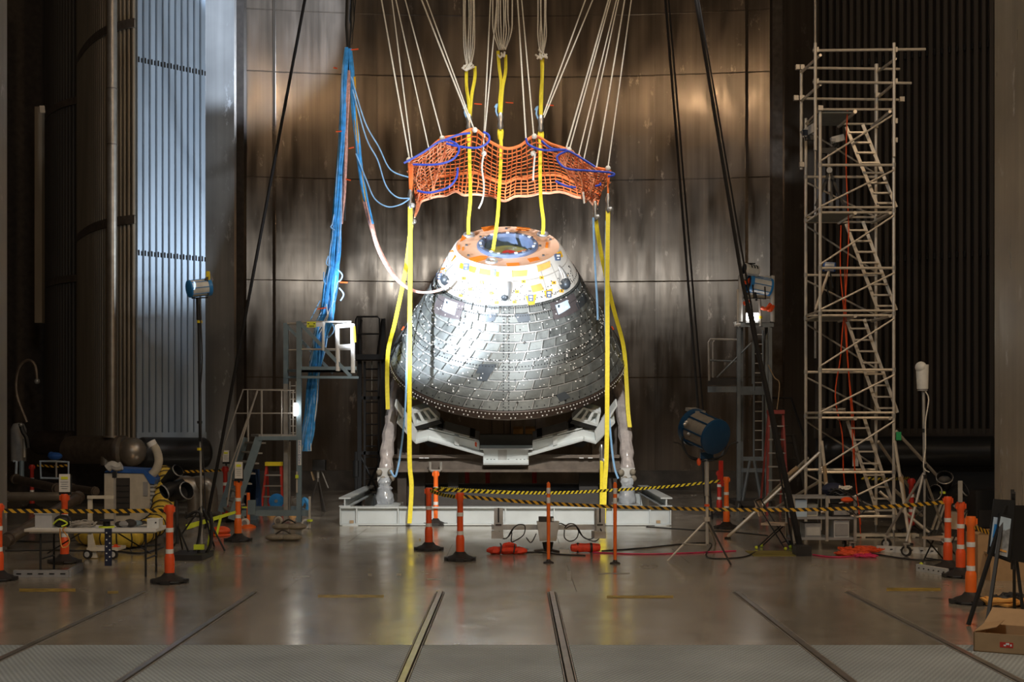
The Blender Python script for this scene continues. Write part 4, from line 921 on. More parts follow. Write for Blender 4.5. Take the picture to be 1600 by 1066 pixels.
# ---- right lamp tower
rt = thing('lamp_tower', 'dark grey rolling tower carrying a film lamp at its top, right', 'platform', (P(1180, 0, 32.5).x, 32.5, 0))
Ya, Yb = 32.3, 33.4; gd = mat('grey_dark', (.16, .18, .19), .45, .3)
for a, Y in ((1154, Ya), (1203, Ya), (1158, Yb), (1198, Yb)): MB().bar(P(a, 512, Y), V((P(a, 0, Y).x, Y, 0)), .09).build('column', gd, rt)
MB().prism([P(1151, 511, Ya), P(1209, 511, Ya), P(1204, 510, Yb), P(1155, 510, Yb)], (0, 0, .1)).build('deck', gd, rt)
for a, Y in ((1157, Ya), (1207, Ya)): MB().tube(P(a, 431, Y), P(a, 503, Y), .055, 8).build('foam_post', 'grey_light', rt)
for y in (434, 464): MB().tube(P(1157, y, Yb), P(1204, y, Yb), .045, 8).build('foam_rail', 'grey_light', rt)
MB().tube(P(1153, 452, Ya), P(1153, 512, Ya), .03, 6).build('guard_post', 'alu', rt); MB().path(px([(1148, 503), (1149, 508), (1157, 507)], Ya-.1), .045, 6).build('bracket', 'white', rt)
for segs in ([((1178, 516), (1178, 715)), ((1192, 516), (1192, 715))],): bars(rt, 'ladder_rail', gd, segs, Ya, .025)
for k in range(13): bars(rt, 'ladder_rung', 'alu_dull', [((1178, 523+k*15), (1192, 523+k*15))], Ya, .014)
for y in (614, 717, 735): MB().bar(P(1152, y, Ya), P(1205, y, Ya), .07, .1).build('cross_beam', gd, rt)
bars(rt, 'base_brace', gd, [((1160, 785), (1172, 718)), ((1190, 785), (1178, 718))], Ya, .04)
MB().bbox(P(1148, 0, Ya).x, P(1210, 0, Ya).x, Ya-.1, Yb, .1, .22).build('base', 'dark', rt)
for a, Y in ((1154, Ya), (1203, Ya)): wheel(rt, (P(a, 0, Y).x, Y-.1, .1), .1, .05)
# side balcony
MB().prism([P(1106, 602, Ya), P(1153, 602, Ya), P(1156, 600, Yb), P(1112, 600, Yb)], (0, 0, .16)).build('balcony_deck', 'dark', rt)
MB().path(px([(1108, 595), (1107, 535), (1110, 530), (1155, 531)], Ya), .028, 6).build('balcony_rail', 'alu_dull', rt); MB().path(px([(1114, 594), (1114, 535), (1117, 531), (1157, 531)], Yb), .025, 6).build('balcony_rail', 'alu_dull', rt)
bars(rt, 'balcony_rail', gd, [((1107, 563), (1153, 565)), ((1120, 590), (1174, 536)), ((1176, 535), (1176, 600))], Ya, .022)
MB().bbox(P(1106, 0, Ya).x, P(1196, 0, Ya).x, Ya, Ya+.05, P(0, 613, Ya).z, P(0, 604, Ya).z).build('side_beam', gd, rt)
# stair rail behind
MB().path(px([(1203, 622), (1236, 622), (1262, 700), (1290, 790)], 33.6), .03, 6).build('stair_rail', 'black_metal', rt); MB().path(px([(1215, 680), (1240, 680), (1265, 790)], 33.4), .07, 6).build('stair_stringer', 'dark', rt)
for k in range(6): MB().tube(P(1204+k*9, 640+k*26, 33.6), P(1222+k*9, 640+k*26, 33.6), .02, 5).build('stair_tread', 'dark', rt)
MB().path(smooth_pts(px([(1200, 570), (1210, 590), (1218, 600), (1214, 640)], Ya-.1), 4), .012, 5).build('orange_cord', 'wood', rt)
t = thing('led_panel', 'glowing white panel light lying on the lamp tower deck', 'lamp', P(1176, 505, Ya-.05))
MB().bbox(P(1166, 0, Ya).x, P(1184, 0, Ya).x, Ya-.1, Ya-.05, P(0, 501, Ya).z, P(0, 490, Ya).z).build('glowing_face', 'led', t); MB().bbox(P(1165, 0, Ya).x, P(1185, 0, Ya).x, Ya-.05, Ya+.02, P(0, 505, Ya).z, P(0, 489, Ya).z).build('housing', 'grey', t)
for x, y, d in ((1160, 440, 12), (1163, 473, 6), (1190, 481, 14), (1200, 483, 8)):
    tag(MB().path(smooth_pts([P(x, y, Ya-.1), P(x+d/2, y+2, Ya-.15), P(x+d, y+random.uniform(-6, 3), Ya-.1)], 3), .05, 6).build('safety_ribbon', 'orange'), 'orange ribbon tied on the lamp tower cage, %s' % {1160: 'upper left', 1163: 'lower left', 1190: 'middle right', 1200: 'far right'}[x], 'ribbon')

# ================================================================ LAMPS
def film_lamp(t, c, d, r, L, body, rim, Yoke=True):
    """drum housing with rear cap and front rim; d = direction of the beam"""
    c = V(c); d = V(d).normalized()
    o = MB().lathe([(r*.9, -L*.42), (r*.93, -L*.3), (r*.9, -L*.28), (r*.93, -L*.1), (r*.9, -L*.08), (r*.93, .1*L), (r*.9, .12*L), (r*.93, .34*L)], c, d, 20).build('housing', body, t)
    x, y = perp(d)
    for k in range(8):
        a = 2*PI*k/8; q = (x*math.cos(a)+y*math.sin(a))*r*.95; MB().bar(c+q-d*L*.42, c+q+d*L*.36, r*.07).build('rib', rim, o)
    MB().lathe([(.001, -L*.5), (r*.7, -L*.5), (r*.98, -L*.46), (r, -L*.40), (r*.92, -L*.38)], c, d, 24).build('rear_cap', rim, t)
    MB().lathe([(r*.93, L*.33), (r*1.04, L*.34), (r*1.04, L*.48), (r*.92, L*.48)], c, d, 24).build('front_rim', rim, t)
    MB().lathe([(.001, L*.46), (r*.6, L*.45), (r*.93, L*.43)], c, d, 24).build('lens', 'glass_dark', t)
    return o
# left lamp on its tall stand
Yn = 22.3
t = thing('film_lamp', 'white and blue film lamp on a tall thin stand at left', 'lamp', F(314, 858))
film_lamp(t, P(311, 450, Yn), (.80, .55, .16), .15, .40, 'lamp_white', 'lamp_bright_blue')
MB().lathe([(.001, 0), (.09, .01), (.09, -.01)], P(301.5, 448, Yn-.13), (-.75, -.55, .1), 16).build('rear_gauge', 'lens_glow', t)
MB().path(px([(299, 450), (300, 466), (325, 465), (326, 452)], Yn), .014, 6).build('yoke', 'black', t)
MB().bar(P(324, 442, Yn), P(329, 432, Yn+.1), .05, .15).build('barn_door', 'brown_steel', t); MB().bar(P(326, 448, Yn), P(325, 424, Yn), .03, .06).build('barn_door', 'yellow', t)
MB().tube(P(310, 466, Yn), P(311, 500, Yn), .045, 8).build('stand_head', 'black', t)
MB().tube(P(311, 500, Yn), P(313, 690, Yn), .028, 8).build('stand_upper_pole', 'black', t); MB().tube(P(313, 665, Yn), P(315, 850, Yn), .02, 8).build('stand_lower_pole', 'alu_dull', t)
for y in (503, 660, 702): MB().tube(P(312, y-2, Yn), P(312, y+2, Yn), .045, 8).build('collar', 'yellow' if y != 660 else 'black', t)
for dx, dy in ((-.5, -.1), (.45, -.25), (.1, .5)):
    b = V((P(315, 0, Yn).x, Yn, 0)); MB().tube(b+V((0, 0, .75)), b+V((dx, dy, .012)), .016, 6).build('stand_leg', 'black', t)
MB().path(smooth_pts(px([(312, 475), (316, 560), (312, 640), (319, 740), (322, 800), (330, 850)], Yn-.05), 5), .012, 5).build('power_cable', 'cable_black', t)
# right tower lamps
t = thing('film_lamp', 'white film lamp with blue rear cap on the right tower top', 'lamp', P(1186, 468, Ya))
film_lamp(t, P(1187, 446, 32.2), (-.93, -.15, .16), .22, .62, 'lamp_white', 'lamp_bright_blue'); MB().path(px([(1176, 445), (1178, 466), (1196, 467), (1195, 448)], 31.95), .02, 6).build('yoke', 'black', t)
MB().tube(P(1187, 466, Ya), P(1188, 510, Ya), .035, 8).build('post', 'alu_dull', t); MB().tube(P(1188, 494, Ya-.05), P(1188, 498, Ya-.05), .05, 8).build('collar', 'yellow', t)
t = thing('film_lamp', 'round white lamp with black vents above the right tower lamp', 'lamp', P(1173, 433, 32))
o = film_lamp(t, P(1173, 422, 32), (-.9, -.35, .1), .14, .40, 'lamp_white', 'white')
for k in (-.08, 0, .08): MB().lathe([(.145, k-.018), (.148, k), (.145, k+.018)], P(1175, 423, 32), (.9, .35, -.1), 16, .3, 2.8).build('vent_slot', 'black', t)
MB().box(P(1173, 412, 32), (.2, .15, .02)).build('top_plate', 'black', t); MB().tube(P(1176, 430, 32.1), P(1182, 470, 32.2), .03, 6).build('bracket', 'black', t)
# big lamp, front
Yg = 20.5
t = thing('film_lamp', 'big dark blue fresnel film lamp on a tripod in front right', 'lamp', F(1104, 872))
c = P(1101, 675, Yg); d = V((-.52, .80, .28))
film_lamp(t, c, d, .285, .62, mat('lamp_grey', (.30, .27, .23), .4, .5), 'lamp_blue')
MB().bar(c+V((-.05, .1, .30)), c+V((-.18, .32, .36)), .2, .05).build('top_vent', 'pipe_pale', t)
MB().path(smooth_pts([c+V((-.30, .1, .0)), c+V((-.34, .05, -.16)), c+V((-.2, 0, -.42)), c+V((.2, -.03, -.42)), c+V((.33, -.02, -.2)), c+V((.30, -.05, -.02))], 4), .016, 6).build('yoke', 'black', t)
for s in (-1, 1): MB().path(smooth_pts([c+V((s*.05, -.03, -.43)), c+V((s*.28, -.1, -.36)), c+V((s*.38, -.1, -.2)), c+V((s*.5, -.15, -.16))], 4), .012, 6).build('handle', 'black', t)
for q in ((-.3, -.1, .15), (-.32, -.1, .12), (-.26, -.1, -.03)): MB().ball(c+V(q), .03, 4).build('knob', 'silver', t)
MB().ball(P(1092, 722, Yg-.1), .035, 5, 1, 1, 1.8).build('safety_tag', 'orange', t); MB().bar(P(1094, 712, Yg), P(1114, 712, Yg), .1, .1).build('ballast_box', 'lamp_blue', t)
MB().tube(P(1104, 718, Yg), P(1104.5, 775, Yg), .035, 10).build('stand_tube', 'alu_dull', t); MB().tube(P(1104.5, 765, Yg), P(1105, 850, Yg), .024, 10).build('stand_tube', 'alu', t)
MB().tube(P(1104.5, 788, Yg), P(1104.5, 791.5, Yg), .04, 8).build('collar', 'orange', t); MB().tube(P(1104.5, 808, Yg), P(1104.5, 815, Yg), .05, 8).build('collar', 'alu', t)
for (a, b, m) in ((1043, 878, 'alu'), (1142, 884, 'dark'), (1118, 850, 'alu_dull')): MB().tube(P(1105, 812, Yg), F(a, b)+V((0, 0, .012)), .016, 6).build('stand_leg', m, t)
MB().tube(P(1067, 850, Yg-.2), P(1104, 852, Yg), .012, 6).build('leg_stay', 'alu_dull', t)
for a in (0, 1): tag(MB().path(smooth_pts([P(1128-a*3, 720, 24), P(1128-a*3, 740, 24), P(1129, 760, 24)], 3), .0 or .025, 5).build('hanging_clip', 'red'), 'red clip hook %s behind the big blue lamp' % ('at left' if a else 'at right'), 'clip')

# ================================================================ SCAFFOLD TOWER
YS, YT = 24.4, 25.6
sc = thing('scaffold_tower', 'tall aluminium scaffold tower with inclined ladders at right', 'scaffold', (P(1340, 0, 25).x, 25, 0))
XL, XR = P(1281.5, 0, YS).x, P(1396.5, 0, YS).x
def zY(y, Y): return P(0, y, Y).z
def sbar(name, a, b, r=.026, m='alu'): MB().tube(a, b, r, 8).build(name, m, sc)
ZT = zY(171, YS)
for x, y, zt in ((XL, YS, zY(165, YS)), (XR, YS, zY(160, YS)), (XL, YT, zY(185, YT)), (XR, YT, zY(100, YT))): sbar('post', V((x, y, .16)), V((x, y, zt)), .03)
# front and rear horizontals (pixel rows as seen on the front face)
rows = [(171, 2), (258, 1), (324, 2), (332, 2), (419, 1), (485.5, 2), (493, 2), (578, 1), (645, 2), (653, 2), (738, 1), (807, 1)]
for yv, kind in rows:
    z = zY(yv, YS)
    for Y in (YS, YT): sbar('transom', V((XL, Y, z)), V((XR, Y, z)), .026 if kind == 1 else .022)
    if kind == 2:
        for x in (XL, XR): sbar('ledger', V((x, YS, z)), V((x, YT, z)), .02)
plat = [171, 329, 490, 650]
for i, yv in enumerate(plat):
    z = zY(yv, YS)-.05; xa = XL+.03; xm = XL+(XR-XL)*.47
    d = MB().bbox(xa, xm, YS+.06, YT-.06, z, z+.03).build('deck', mat('deck_grey', (.26, .27, .25), .5, .2), sc)
    MB().tube(V((xm, YS-.04, z)), V((xm, YT, z)), .035, 10).build('deck_edge', 'alu', d); MB().tube(V((XR-.08, YS-.04, z)), V((XR-.08, YT, z)), .03, 10).build('deck_edge', 'alu', d)
# braces
fr = [171, 258, 329, 419, 490, 578, 650, 738, 807]
for i in range(len(fr)-1):
    z0, z1 = zY(fr[i]+8, YS), zY(fr[i+1]-6, YS)
    sbar('brace', V((XL, YS-.03, z1)), V((XR, YS-.03, z0)), .018); sbar('brace', V((XL, YT+.03, z0)), V((XR, YT+.03, z1)), .018, 'alu_dull')
# inclined ladders
for (a, b, rn) in (((1322, 198), (1372, 324), 8), ((1322, 350), (1372, 485), 8), ((1324, 503), (1374, 645), 8), ((1324, 658), (1372, 805), 8)):
    yl0, yl1 = YS+.25, YS+.35
    pa_, pb_ = P(*a, yl0), P(*b, yl0); w_ = V((.34, 0, 0)); ld = MB().bar(pa_, pb_, .03, .06).build('ladder_rail', 'alu', sc); MB().bar(pa_+w_+V((0, .1, .06)), pb_+w_, .03, .06).build('ladder_rail', 'alu', sc)
    for k in range(rn):
        f = (k+.6)/rn; q = pa_.lerp(pb_, f); MB().bar(q, q+w_, .10, .03).build('rung', 'alu', ld)
# upper guard rails and poles with their couplers
ug = [((1270, 79), (1446, 77), YS-.05), ((1246, 106), (1406, 108), YT), ((1270, 128), (1424, 130), YS-.05), ((1243, 154), (1408, 156), YT)]
for a, b, Y in ug: sbar('guard_tube', P(*a, Y), P(*b, Y), .026)
for a, y0, y1, Y in ((1274, 67, 235, YS-.08), (1397, 67, 245, YS-.06), (1252, 102, 265, YT), (1370, 100, 200, YT-.03)): sbar('guard_post', P(a, y0, Y), P(a, y1, Y), .03)
for a, b in (((1252, 113), (1282, 86)), ((1252, 158), (1282, 132)), ((1372, 112), (1399, 92)), ((1372, 152), (1398, 130))): sbar('guard_link', P(*a, YT), P(*b, YS), .028)
for x, y, Y in ((1252, 106, YT), (1246, 106, YT), (1243, 154, YT), (1252, 154, YT), (1274, 79, YS), (1274, 128, YS), (1397, 79, YS), (1397, 128, YS), (1252, 258, YT), (1408, 156, YT), (1370, 150, YT), (1397, 190, YS), (1281, 170, YS), (1397, 220, YS)):
    MB().box(P(x, y, Y)+V((0, -.04, 0)), (.09, .08, .09)).build('coupler', 'alu_dull', sc)
for x in (XL, XR):
    for Y in (YS, YT):
        for yv in fr[1::1]: MB().tube(V((x, Y, zY(yv, YS)-.04)), V((x, Y, zY(yv, YS)+.04)), .038, 8).build('post_collar', 'alu_dull', sc)
        sbar('foot_screw', V((x, Y, .0)), V((x, Y, .2)), .018, 'steel'); MB().box((x, Y, .008), (.16, .16, .016)).build('foot_plate', 'steel', sc)
# outriggers
for a, b in (((1281, 707, YS), (1137, 842, 0)), ((1262, 716, YT), (1165, 812, 0)), ((1281, 752, YS), (1205, 800, 0)), ((1400, 674, YS), (1472, 752, 25.5)), ((1372, 690, YT), (1440, 790, 27.5)), ((1398, 690, YS), (1422, 852, 0)), ((1397, 765, YS), (1440, 806, 25.5)), ((1374, 768, YT), (1452, 835, 0)), ((1284, 690, YS), (1296, 800, 23.5))):
    p = P(*a); q = F(b[0], b[1])+V((0, 0, .03)) if b[2] == 0 else P(*b); sbar('outrigger', p, q, .03)
    if b[2] == 0: MB().tube(q, q-V((0, 0, .03)), .06, 8).build('outrigger_foot', 'rubber', sc)
for a, b in (((1288, 728), (1292, 775)), ((1408, 745), (1413, 782)), ((1232, 742), (1246, 730))): MB().tube(P(*a, 23.9), P(*b, 23.85), .036, 8).build('yellow_sleeve', 'wood', sc)
MB().bbox(P(1399, 0, YS).x, P(1407, 0, YS).x, YS-.05, YS-.04, zY(688, YS), zY(675, YS)).build('green_tag', 'green', sc)
MB().bbox(P(1341, 0, YS).x, P(1350, 0, YS).x, YS+.4, YS+.42, zY(730, YS), zY(708, YS)).build('paper_notice', 'paper', sc)
# things on the scaffold
Yq = 24.9
t = thing('projector', 'white box projector on the upper scaffold platform', 'projector', P(1308, 226, Yq)); MB().bar(P(1299, 220, Yq), P(1318, 215, Yq), .13, .12).build('body', 'grey_light', t); MB().box(P(1302, 219, Yq-.08), (.08, .05, .06)).build('lens', 'grey', t); MB().tube(P(1308, 224, Yq), P(1295, 240, Yq), .04, 6).build('mount', 'black', t)
t = thing('camera_tripod', 'black and grey tripod under the white projector on the scaffold', 'tripod', P(1296, 322, Yq))
MB().tube(P(1295, 238, Yq), P(1296, 300, Yq), .03, 8).build('column', 'alu_dull', t); MB().tube(P(1296, 266, Yq-.06), P(1296, 266, Yq-.0), .055, 12).build('hub', 'grey_light', t)
for a, m in ((1275, 'black'), (1318, 'black'), (1300, 'alu_dull')): MB().bar(P(1296, 268, Yq), P(a, 322, Yq+(.3 if a == 1300 else 0)), .05).build('leg', m, t)
MB().box(P(1293, 236, Yq), (.3, .12, .1)).build('head', 'black', t)
t = thing('flood_light', 'grey flood light clamped at left of the upper scaffold platform', 'lamp', P(1263, 212, Yq)); MB().bar(P(1254, 210, Yq), P(1274, 198, Yq), .16, .14).build('housing', 'grey', t); MB().box(P(1258, 207, Yq-.09), (.1, .03, .1)).build('glass', 'glass_dark', t); MB().box(P(1265, 216, Yq), (.16, .1, .08)).build('bracket', 'black', t)
t = thing('film_lamp', 'small white and blue lamp halfway up the scaffold', 'lamp', P(1297, 432, Yq)); film_lamp(t, P(1296, 417, Yq), (-.9, .3, .1), .09, .24, 'lamp_white', 'blue'); MB().tube(P(1297, 426, Yq), P(1302, 450, Yq), .015, 6).build('bracket', 'black', t)
t = thing('light_stand', 'grey raking support arm under the small scaffold lamp', 'stand', P(1272, 485, Yq)); MB().tube(P(1295, 424, Yq), P(1274, 484, Yq), .028, 6).build('pole', 'alu', t); MB().tube(P(1290, 440, Yq), P(1300, 484, Yq), .014, 6).build('stay', 'black', t)
t = thing('cable_heap', 'grey cable heap lying on the lower scaffold platform', 'cables', P(1302, 643, Yq)); coil(MB(), P(1302, 644, Yq), .2, 6, .015, .6, .5).build('coil', 'cable_grey', t)
for i, pts in enumerate(([(1324, 170), (1322, 260), (1326, 360), (1322, 450), (1316, 520), (1313, 560), (1305, 620), (1316, 680), (1318, 740), (1326, 800)], [(1314, 352), (1313, 420), (1318, 480), (1324, 560), (1330, 640), (1334, 720), (1342, 800), (1345, 842)], [(1320, 420), (1322, 500), (1326, 580), (1334, 660), (1336, 740), (1345, 820)])):
    cable('extension_cord', 'cable_orange', px(pts, YS+.18+.05*i), .011, ['leftmost', 'middle', 'rightmost'][i]+' orange power cord running down inside the scaffold', 'cord')
# ================================================================ BARRIER POSTS
def make_post(label, loc, grp, m='orange'):
    t = thing('barrier_post', label, 'post', loc, group=grp)
    MB().lathe([(.001, .02), (.24, .02), (.235, .035), (.20, .06), (.12, .09), (.085, .13), (.075, .14)], (0, 0, 0), n=8).build('base', 'rubber', t, local=True)
    MB().box((0, -.19, .028), (.12, .12, .05)).box((0, .19, .028), (.12, .12, .05)).box((.19, 0, .028), (.12, .12, .05)).box((-.19, 0, .028), (.12, .12, .05)).box((0, 0, .012), (.36, .36, .024)).build('base_lug', 'rubber', t, local=True)
    MB().lathe([(.066, .11), (.068, .33), (.062, .37), (.05, .40), (.047, .93), (.06, .96), (.062, 1.03), (.055, 1.06), (.001, 1.06)], (0, 0, 0), n=18).build('tube', m, t, local=True)
    MB().box((0, 0, 1.0), (.145, .05, .07)).build('tape_clip', m, t, local=True)
    for z in (.43, .72): MB().lathe([(.052, z-.03), (.0525, z), (.052, z+.03)], (0, 0, 0), n=18).build('reflective_band', 'band', t, local=True)
    return t
first = make_post('orange barrier post in front of the folding table corner', F(265, 911), 'orange barrier posts')
mesh_src = {}
def post(x, y, label, h=1.06, m=None):
    t = clone(first); t.location = F(x, y); t['label'] = label; t.scale = (1, 1, h/1.06)
    if m:
        for c in t.children:
            if c.name.split('.')[0] in ('tube', 'tape_clip'):
                if (c.data.name, m) not in mesh_src: d = c.data.copy(); d.materials.clear(); d.materials.append(G(m)); mesh_src[(c.data.name, m)] = d
                c.data = mesh_src[(c.data.name, m)]
    return t
POSTS = {}
for key, x, y, lab, h, m in (('B', -2, 907, 'orange barrier post cut off by the left picture edge', 1.06, None), ('C', 101, 880, 'orange barrier post with notice sign, behind the folding table', 1.07, None),
        ('D', 372, 846, 'bright orange barrier post with notice sign, beside the stairs', 1.12, 'orange_bright'), ('E', 670, 860, 'orange barrier post left of the pair in front of capsule base', 1.06, None),
        ('F', 681, 821, 'bright orange barrier post directly in front of the white base beam', 1.14, 'orange_bright'), ('G', 719, 876, 'orange barrier post nearest the camera before the capsule', 1.07, None),
        ('J', 1135, 826, 'bright orange barrier post behind the big blue lamp', 1.05, 'orange_bright'), ('K', 1124, 808, 'red barrier post just left behind the one by blue lamp', 1.05, 'red'),
        ('L', 1481, 890, 'orange barrier post where the right striped tape ends', 1.08, None), ('M', 1501, 902, 'orange barrier post between two others at right, with grey blade', 1.06, None),
        ('N', 1517, 943, 'orange barrier post beside the easel at right', 1.05, 'orange_bright'), ('O', 352, 815, 'red barrier post with notice sign in shadow behind the stairs', 1.2, 'red'),
        ('Q', 1424, 832, 'red orange barrier post behind the scaffold outrigger', 1.06, 'red'), ('R', 50, 796, 'red barrier post far left below the header pipe', 1.1, 'red')):
    POSTS[key] = post(x, y, lab, h, m)
def notice(x, y0, y1, wpx, Y, lab):
    t = thing('notice_board', lab, 'sign', P(x, y1+5, Y)); zc = P(x, (y0+y1)/2, Y); hh = (y1-y0)/FPX*Y; ww = wpx/FPX*Y
    MB().box(zc+V((0, .03, -.03)), (ww*1.15, .02, hh*1.1)).build('board', 'black', t); MB().box(zc, (ww, .012, hh)).build('sheet', 'paper', t); MB().tube(zc-V((0, -.03, hh*.5)), P(x, y1+6, Y)+V((0, .03, 0)), .02, 6).build('holder', 'black', t)
    MB().box(zc+V((0, -.009, hh*.28)), (ww*.62, .006, hh*.15)).build('yellow_heading', 'sign_yellow', t)
    for k in range(4): MB().box(zc+V((0, -.009, hh*(.06-.12*k))), (ww*(.7-.15*(k % 2)), .006, hh*.025)).build('print_line', 'grey', t)
notice(101, 741, 769, 17, 20.25, 'white notice sheet on the barrier post behind the folding table'); notice(373, 722, 748, 12, 23.8, 'white notice sheet on the post beside the stairs'); notice(353, 704, 722, 10, 28.4, 'white notice sheet on the shaded red post behind stairs')
# thin delineator sticks
for x, y, lab in ((857, 880, 'thin orange marker stick in front of the scanner tripod'), (961, 881, 'thin orange marker stick right of the scanner tripod')):
    f = F(x, y); t = thing('marker_stick', lab, 'post', f, group='thin marker sticks')
    MB().lathe([(.001, 0), (.085, 0), (.08, .015), (.04, .03), (.025, .06)], f, n=14).build('base', 'rubber', t); MB().lathe([(.025, .03), (.027, .5), (.03, 1.2), (.025, 1.24), (.001, 1.26)], f, n=12).build('stick', 'orange_bright', t)
    for z in (.97, 1.12): MB().lathe([(.031, z-.045), (.0315, z), (.031, z+.045)], f, n=12).build('reflective_band', 'band', t)
f = F(388, 825); t = thing('marker_stick', 'slim orange stand with flat base beside the stair foot', 'post', f)
MB().lathe([(.001, 0), (.16, 0), (.16, .03), (.1, .06), (.04, .08), (.001, .08)], f, n=12).build('base', 'orange_bright', t); MB().tube(f+V((0, 0, .06)), f+V((0, 0, .72)), .035, 10).build('stick', 'orange_bright', t); MB().box(f+V((0, -.02, .42)), (.26, .02, .03)).build('yellow_ribbon', 'safety_yellow', t)
f = V((P(1501, 0, 18.4).x, 18.42, 1.07)); tag(MB().bbox(f.x-.03, f.x+.03, f.y-.01, f.y+.01, 1.06, 1.36).build('grey_blade', 'alu_dull'), 'grey upright blade on top of the middle right post', 'blade')

# barrier tapes
def tape(pts, lab, m=M_TAPE, w=.055, Y=20):
    tag(MB().ribbon(smooth_pts([P(*p) if len(p) > 2 else P(*p, Y) for p in pts], 6), V((0, 0, w)), .003).build('barrier_tape', m), lab, 'tape', 'striped barrier tapes')
tape([(6, 798.5, 18.0), (90, 799, 18), (180, 799, 17.9), (260, 798, 17.85)], 'black and amber striped tape stretched above the folding table')
tape([(724, 776, 20.5), (790, 782, 20.7), (857, 787, 20.9), (960, 792, 21.2), (1100, 796, 21.2), (1200, 797, 21), (1290, 796, 20.6), (1400, 791, 20), (1476, 785, 19.4)], 'long front striped tape from centre post to the right posts', M_TAPE)
tape([(676, 764, 21.8), (740, 768, 22.3), (810, 770, 23), (880, 770, 24), (960, 766, 25), (1050, 760, 26), (1131, 751, 26.3)], 'rear yellow striped tape running to the post behind blue lamp', M_TAPE2)
tape([(672, 767, 21.8), (690, 773, 21.3), (714, 777, 20.7)], 'short striped tape between the two posts before the capsule', M_TAPE2)
tape([(688, 763, 26.5), (735, 766, 25), (800, 769.5, 23.6)], 'short striped tape from the rear post joining the rear tape', M_TAPE2)
tape([(1522, 823, 15.8), (1535, 829, 16), (1552, 834, 16.3)], 'striped tape leaving the post beside the easel', M_TAPE)
tape([(250, 737, 28.6), (300, 737, 28.6), (346, 735, 28.4)], 'dim striped tape behind the lamp stand at left', M_TAPE); tape([(58, 727, 32), (85, 729, 32), (108, 727, 32)], 'dim striped tape at far left by the red post', M_TAPE)
tape([(1345, 747, 28), (1385, 749, 27.5), (1421, 747, 26.3)], 'dim striped tape behind the scaffold base', M_TAPE2)

# ================================================================ CENTRE FLOOR: scanner on tripod, bags
Yi = 22.2
t = thing('scanner_rig', 'grey two-headed scanner bar on a low tripod before the capsule', 'scanner', F(853, 862))
MB().bar(P(768, 824, Yi), P(945, 824, Yi), .06, .085).build('cross_bar', 'grey_light', t)
for x, a in ((779, 0), (937, .2)):
    c = P(x, 813, Yi-.05); h_ = MB().box(c, (.15, .16, .40), a).build('head', 'grey_light', t); MB().box(c+V((0, -.085, .09)), (.022, .02, .24), a).build('slot', 'black', h_); MB().box(c+V((0, -.085, -.07)), (.1, .02, .02), a).build('ridge', 'dark', h_); MB().box(c+V((-.02, -.03, -.24)), (.2, .2, .12), a).build('mount', 'grey_light', t)
c = P(856, 829, Yi-.05); MB().hexa([c+V((sx*w_, sy*.13, z)) for z, w_ in ((-.17, .14), (.15, .19)) for sx, sy in ((-1, -1), (1, -1), (1, 1), (-1, 1))]).build('control_box', 'grey_light', t); MB().box(c+V((-.03, 0, .19)), (.25, .2, .08)).build('top_module', 'dark', t); MB().box(c+V((.08, -.1, .19)), (.04, .01, .05)).build('module_light', 'lamp_white', t)
MB().lathe([(.05, -.45), (.08, -.3), (.1, -.2)], c, n=10).build('neck', 'black', t)
for x, y in ((835, 862), (876, 864), (856, 856)): MB().tube(c+V((0, 0, -.32)), F(x, y)+V((0, 0, .012)), .02, 6).build('tripod_leg', 'dark', t)
mb = MB()
for pts in ([(781, 832), (784, 840), (792, 841), (800, 828), (810, 820), (820, 822), (818, 836), (805, 845), (799, 846), (800, 832)], [(780, 830), (786, 842), (795, 838), (803, 824)], [(882, 828), (882, 840), (890, 846), (900, 842), (904, 830), (898, 820), (888, 819), (882, 826)], [(884, 826), (892, 822), (902, 824), (912, 840), (925, 842), (935, 830)], [(900, 822), (910, 838), (930, 846), (940, 834), (938, 826)], [(822, 840), (830, 848), (838, 834)], [(868, 822), (876, 818), (884, 822)]): mb.path(smooth_pts(px(pts, Yi-.15), 5), .010, 5)
mb.build('cable_loops', 'cable_black', t)
for lab, x, y, s in (('orange sandbag heap on the floor left of the scanner tripod', 793, 866, 0), ('orange rolled sandbag on the floor right of the scanner tripod', 912, 864, 1)):
    f = F(x, y); t = thing('sandbag', lab, 'bag', f, group='orange sandbags')
    if s == 0:
        for dx, dz, r in ((-.2, .06, .10), (.0, .07, .12), (.19, .055, .095), (.03, .14, .08)): MB().ball(f+V((dx, 0, dz)), r, 7, 1.5, 1.1, .62).rough(.012).build('bag_lobe', 'orange_bag', t)
        for dx in (-.12, .1): MB().path(smooth_pts([f+V((dx, -.13, .03)), f+V((dx+.02, -.1, .14)), f+V((dx, .05, .17))], 3), .012, 5).build('strap', 'black', t)
    else:
        MB().lathe([(.001, -.26), (.06, -.24), (.078, -.1), (.072, .0), (.08, .1), (.06, .24), (.001, .26)], f+V((.03, 0, .085)), (1, .1, 0), 12).build('bag_roll', 'orange_bag', t)
        for dx in (-.1, .12): MB().lathe([(.081, -.02), (.084, 0), (.081, .02)], f+V((dx, 0, .085)), (1, .1, 0), 12).build('strap', 'black', t)
        MB().box(f+V((-.32, .0, .03)), (.16, .1, .06)).build('buckle', 'grey_light', t)
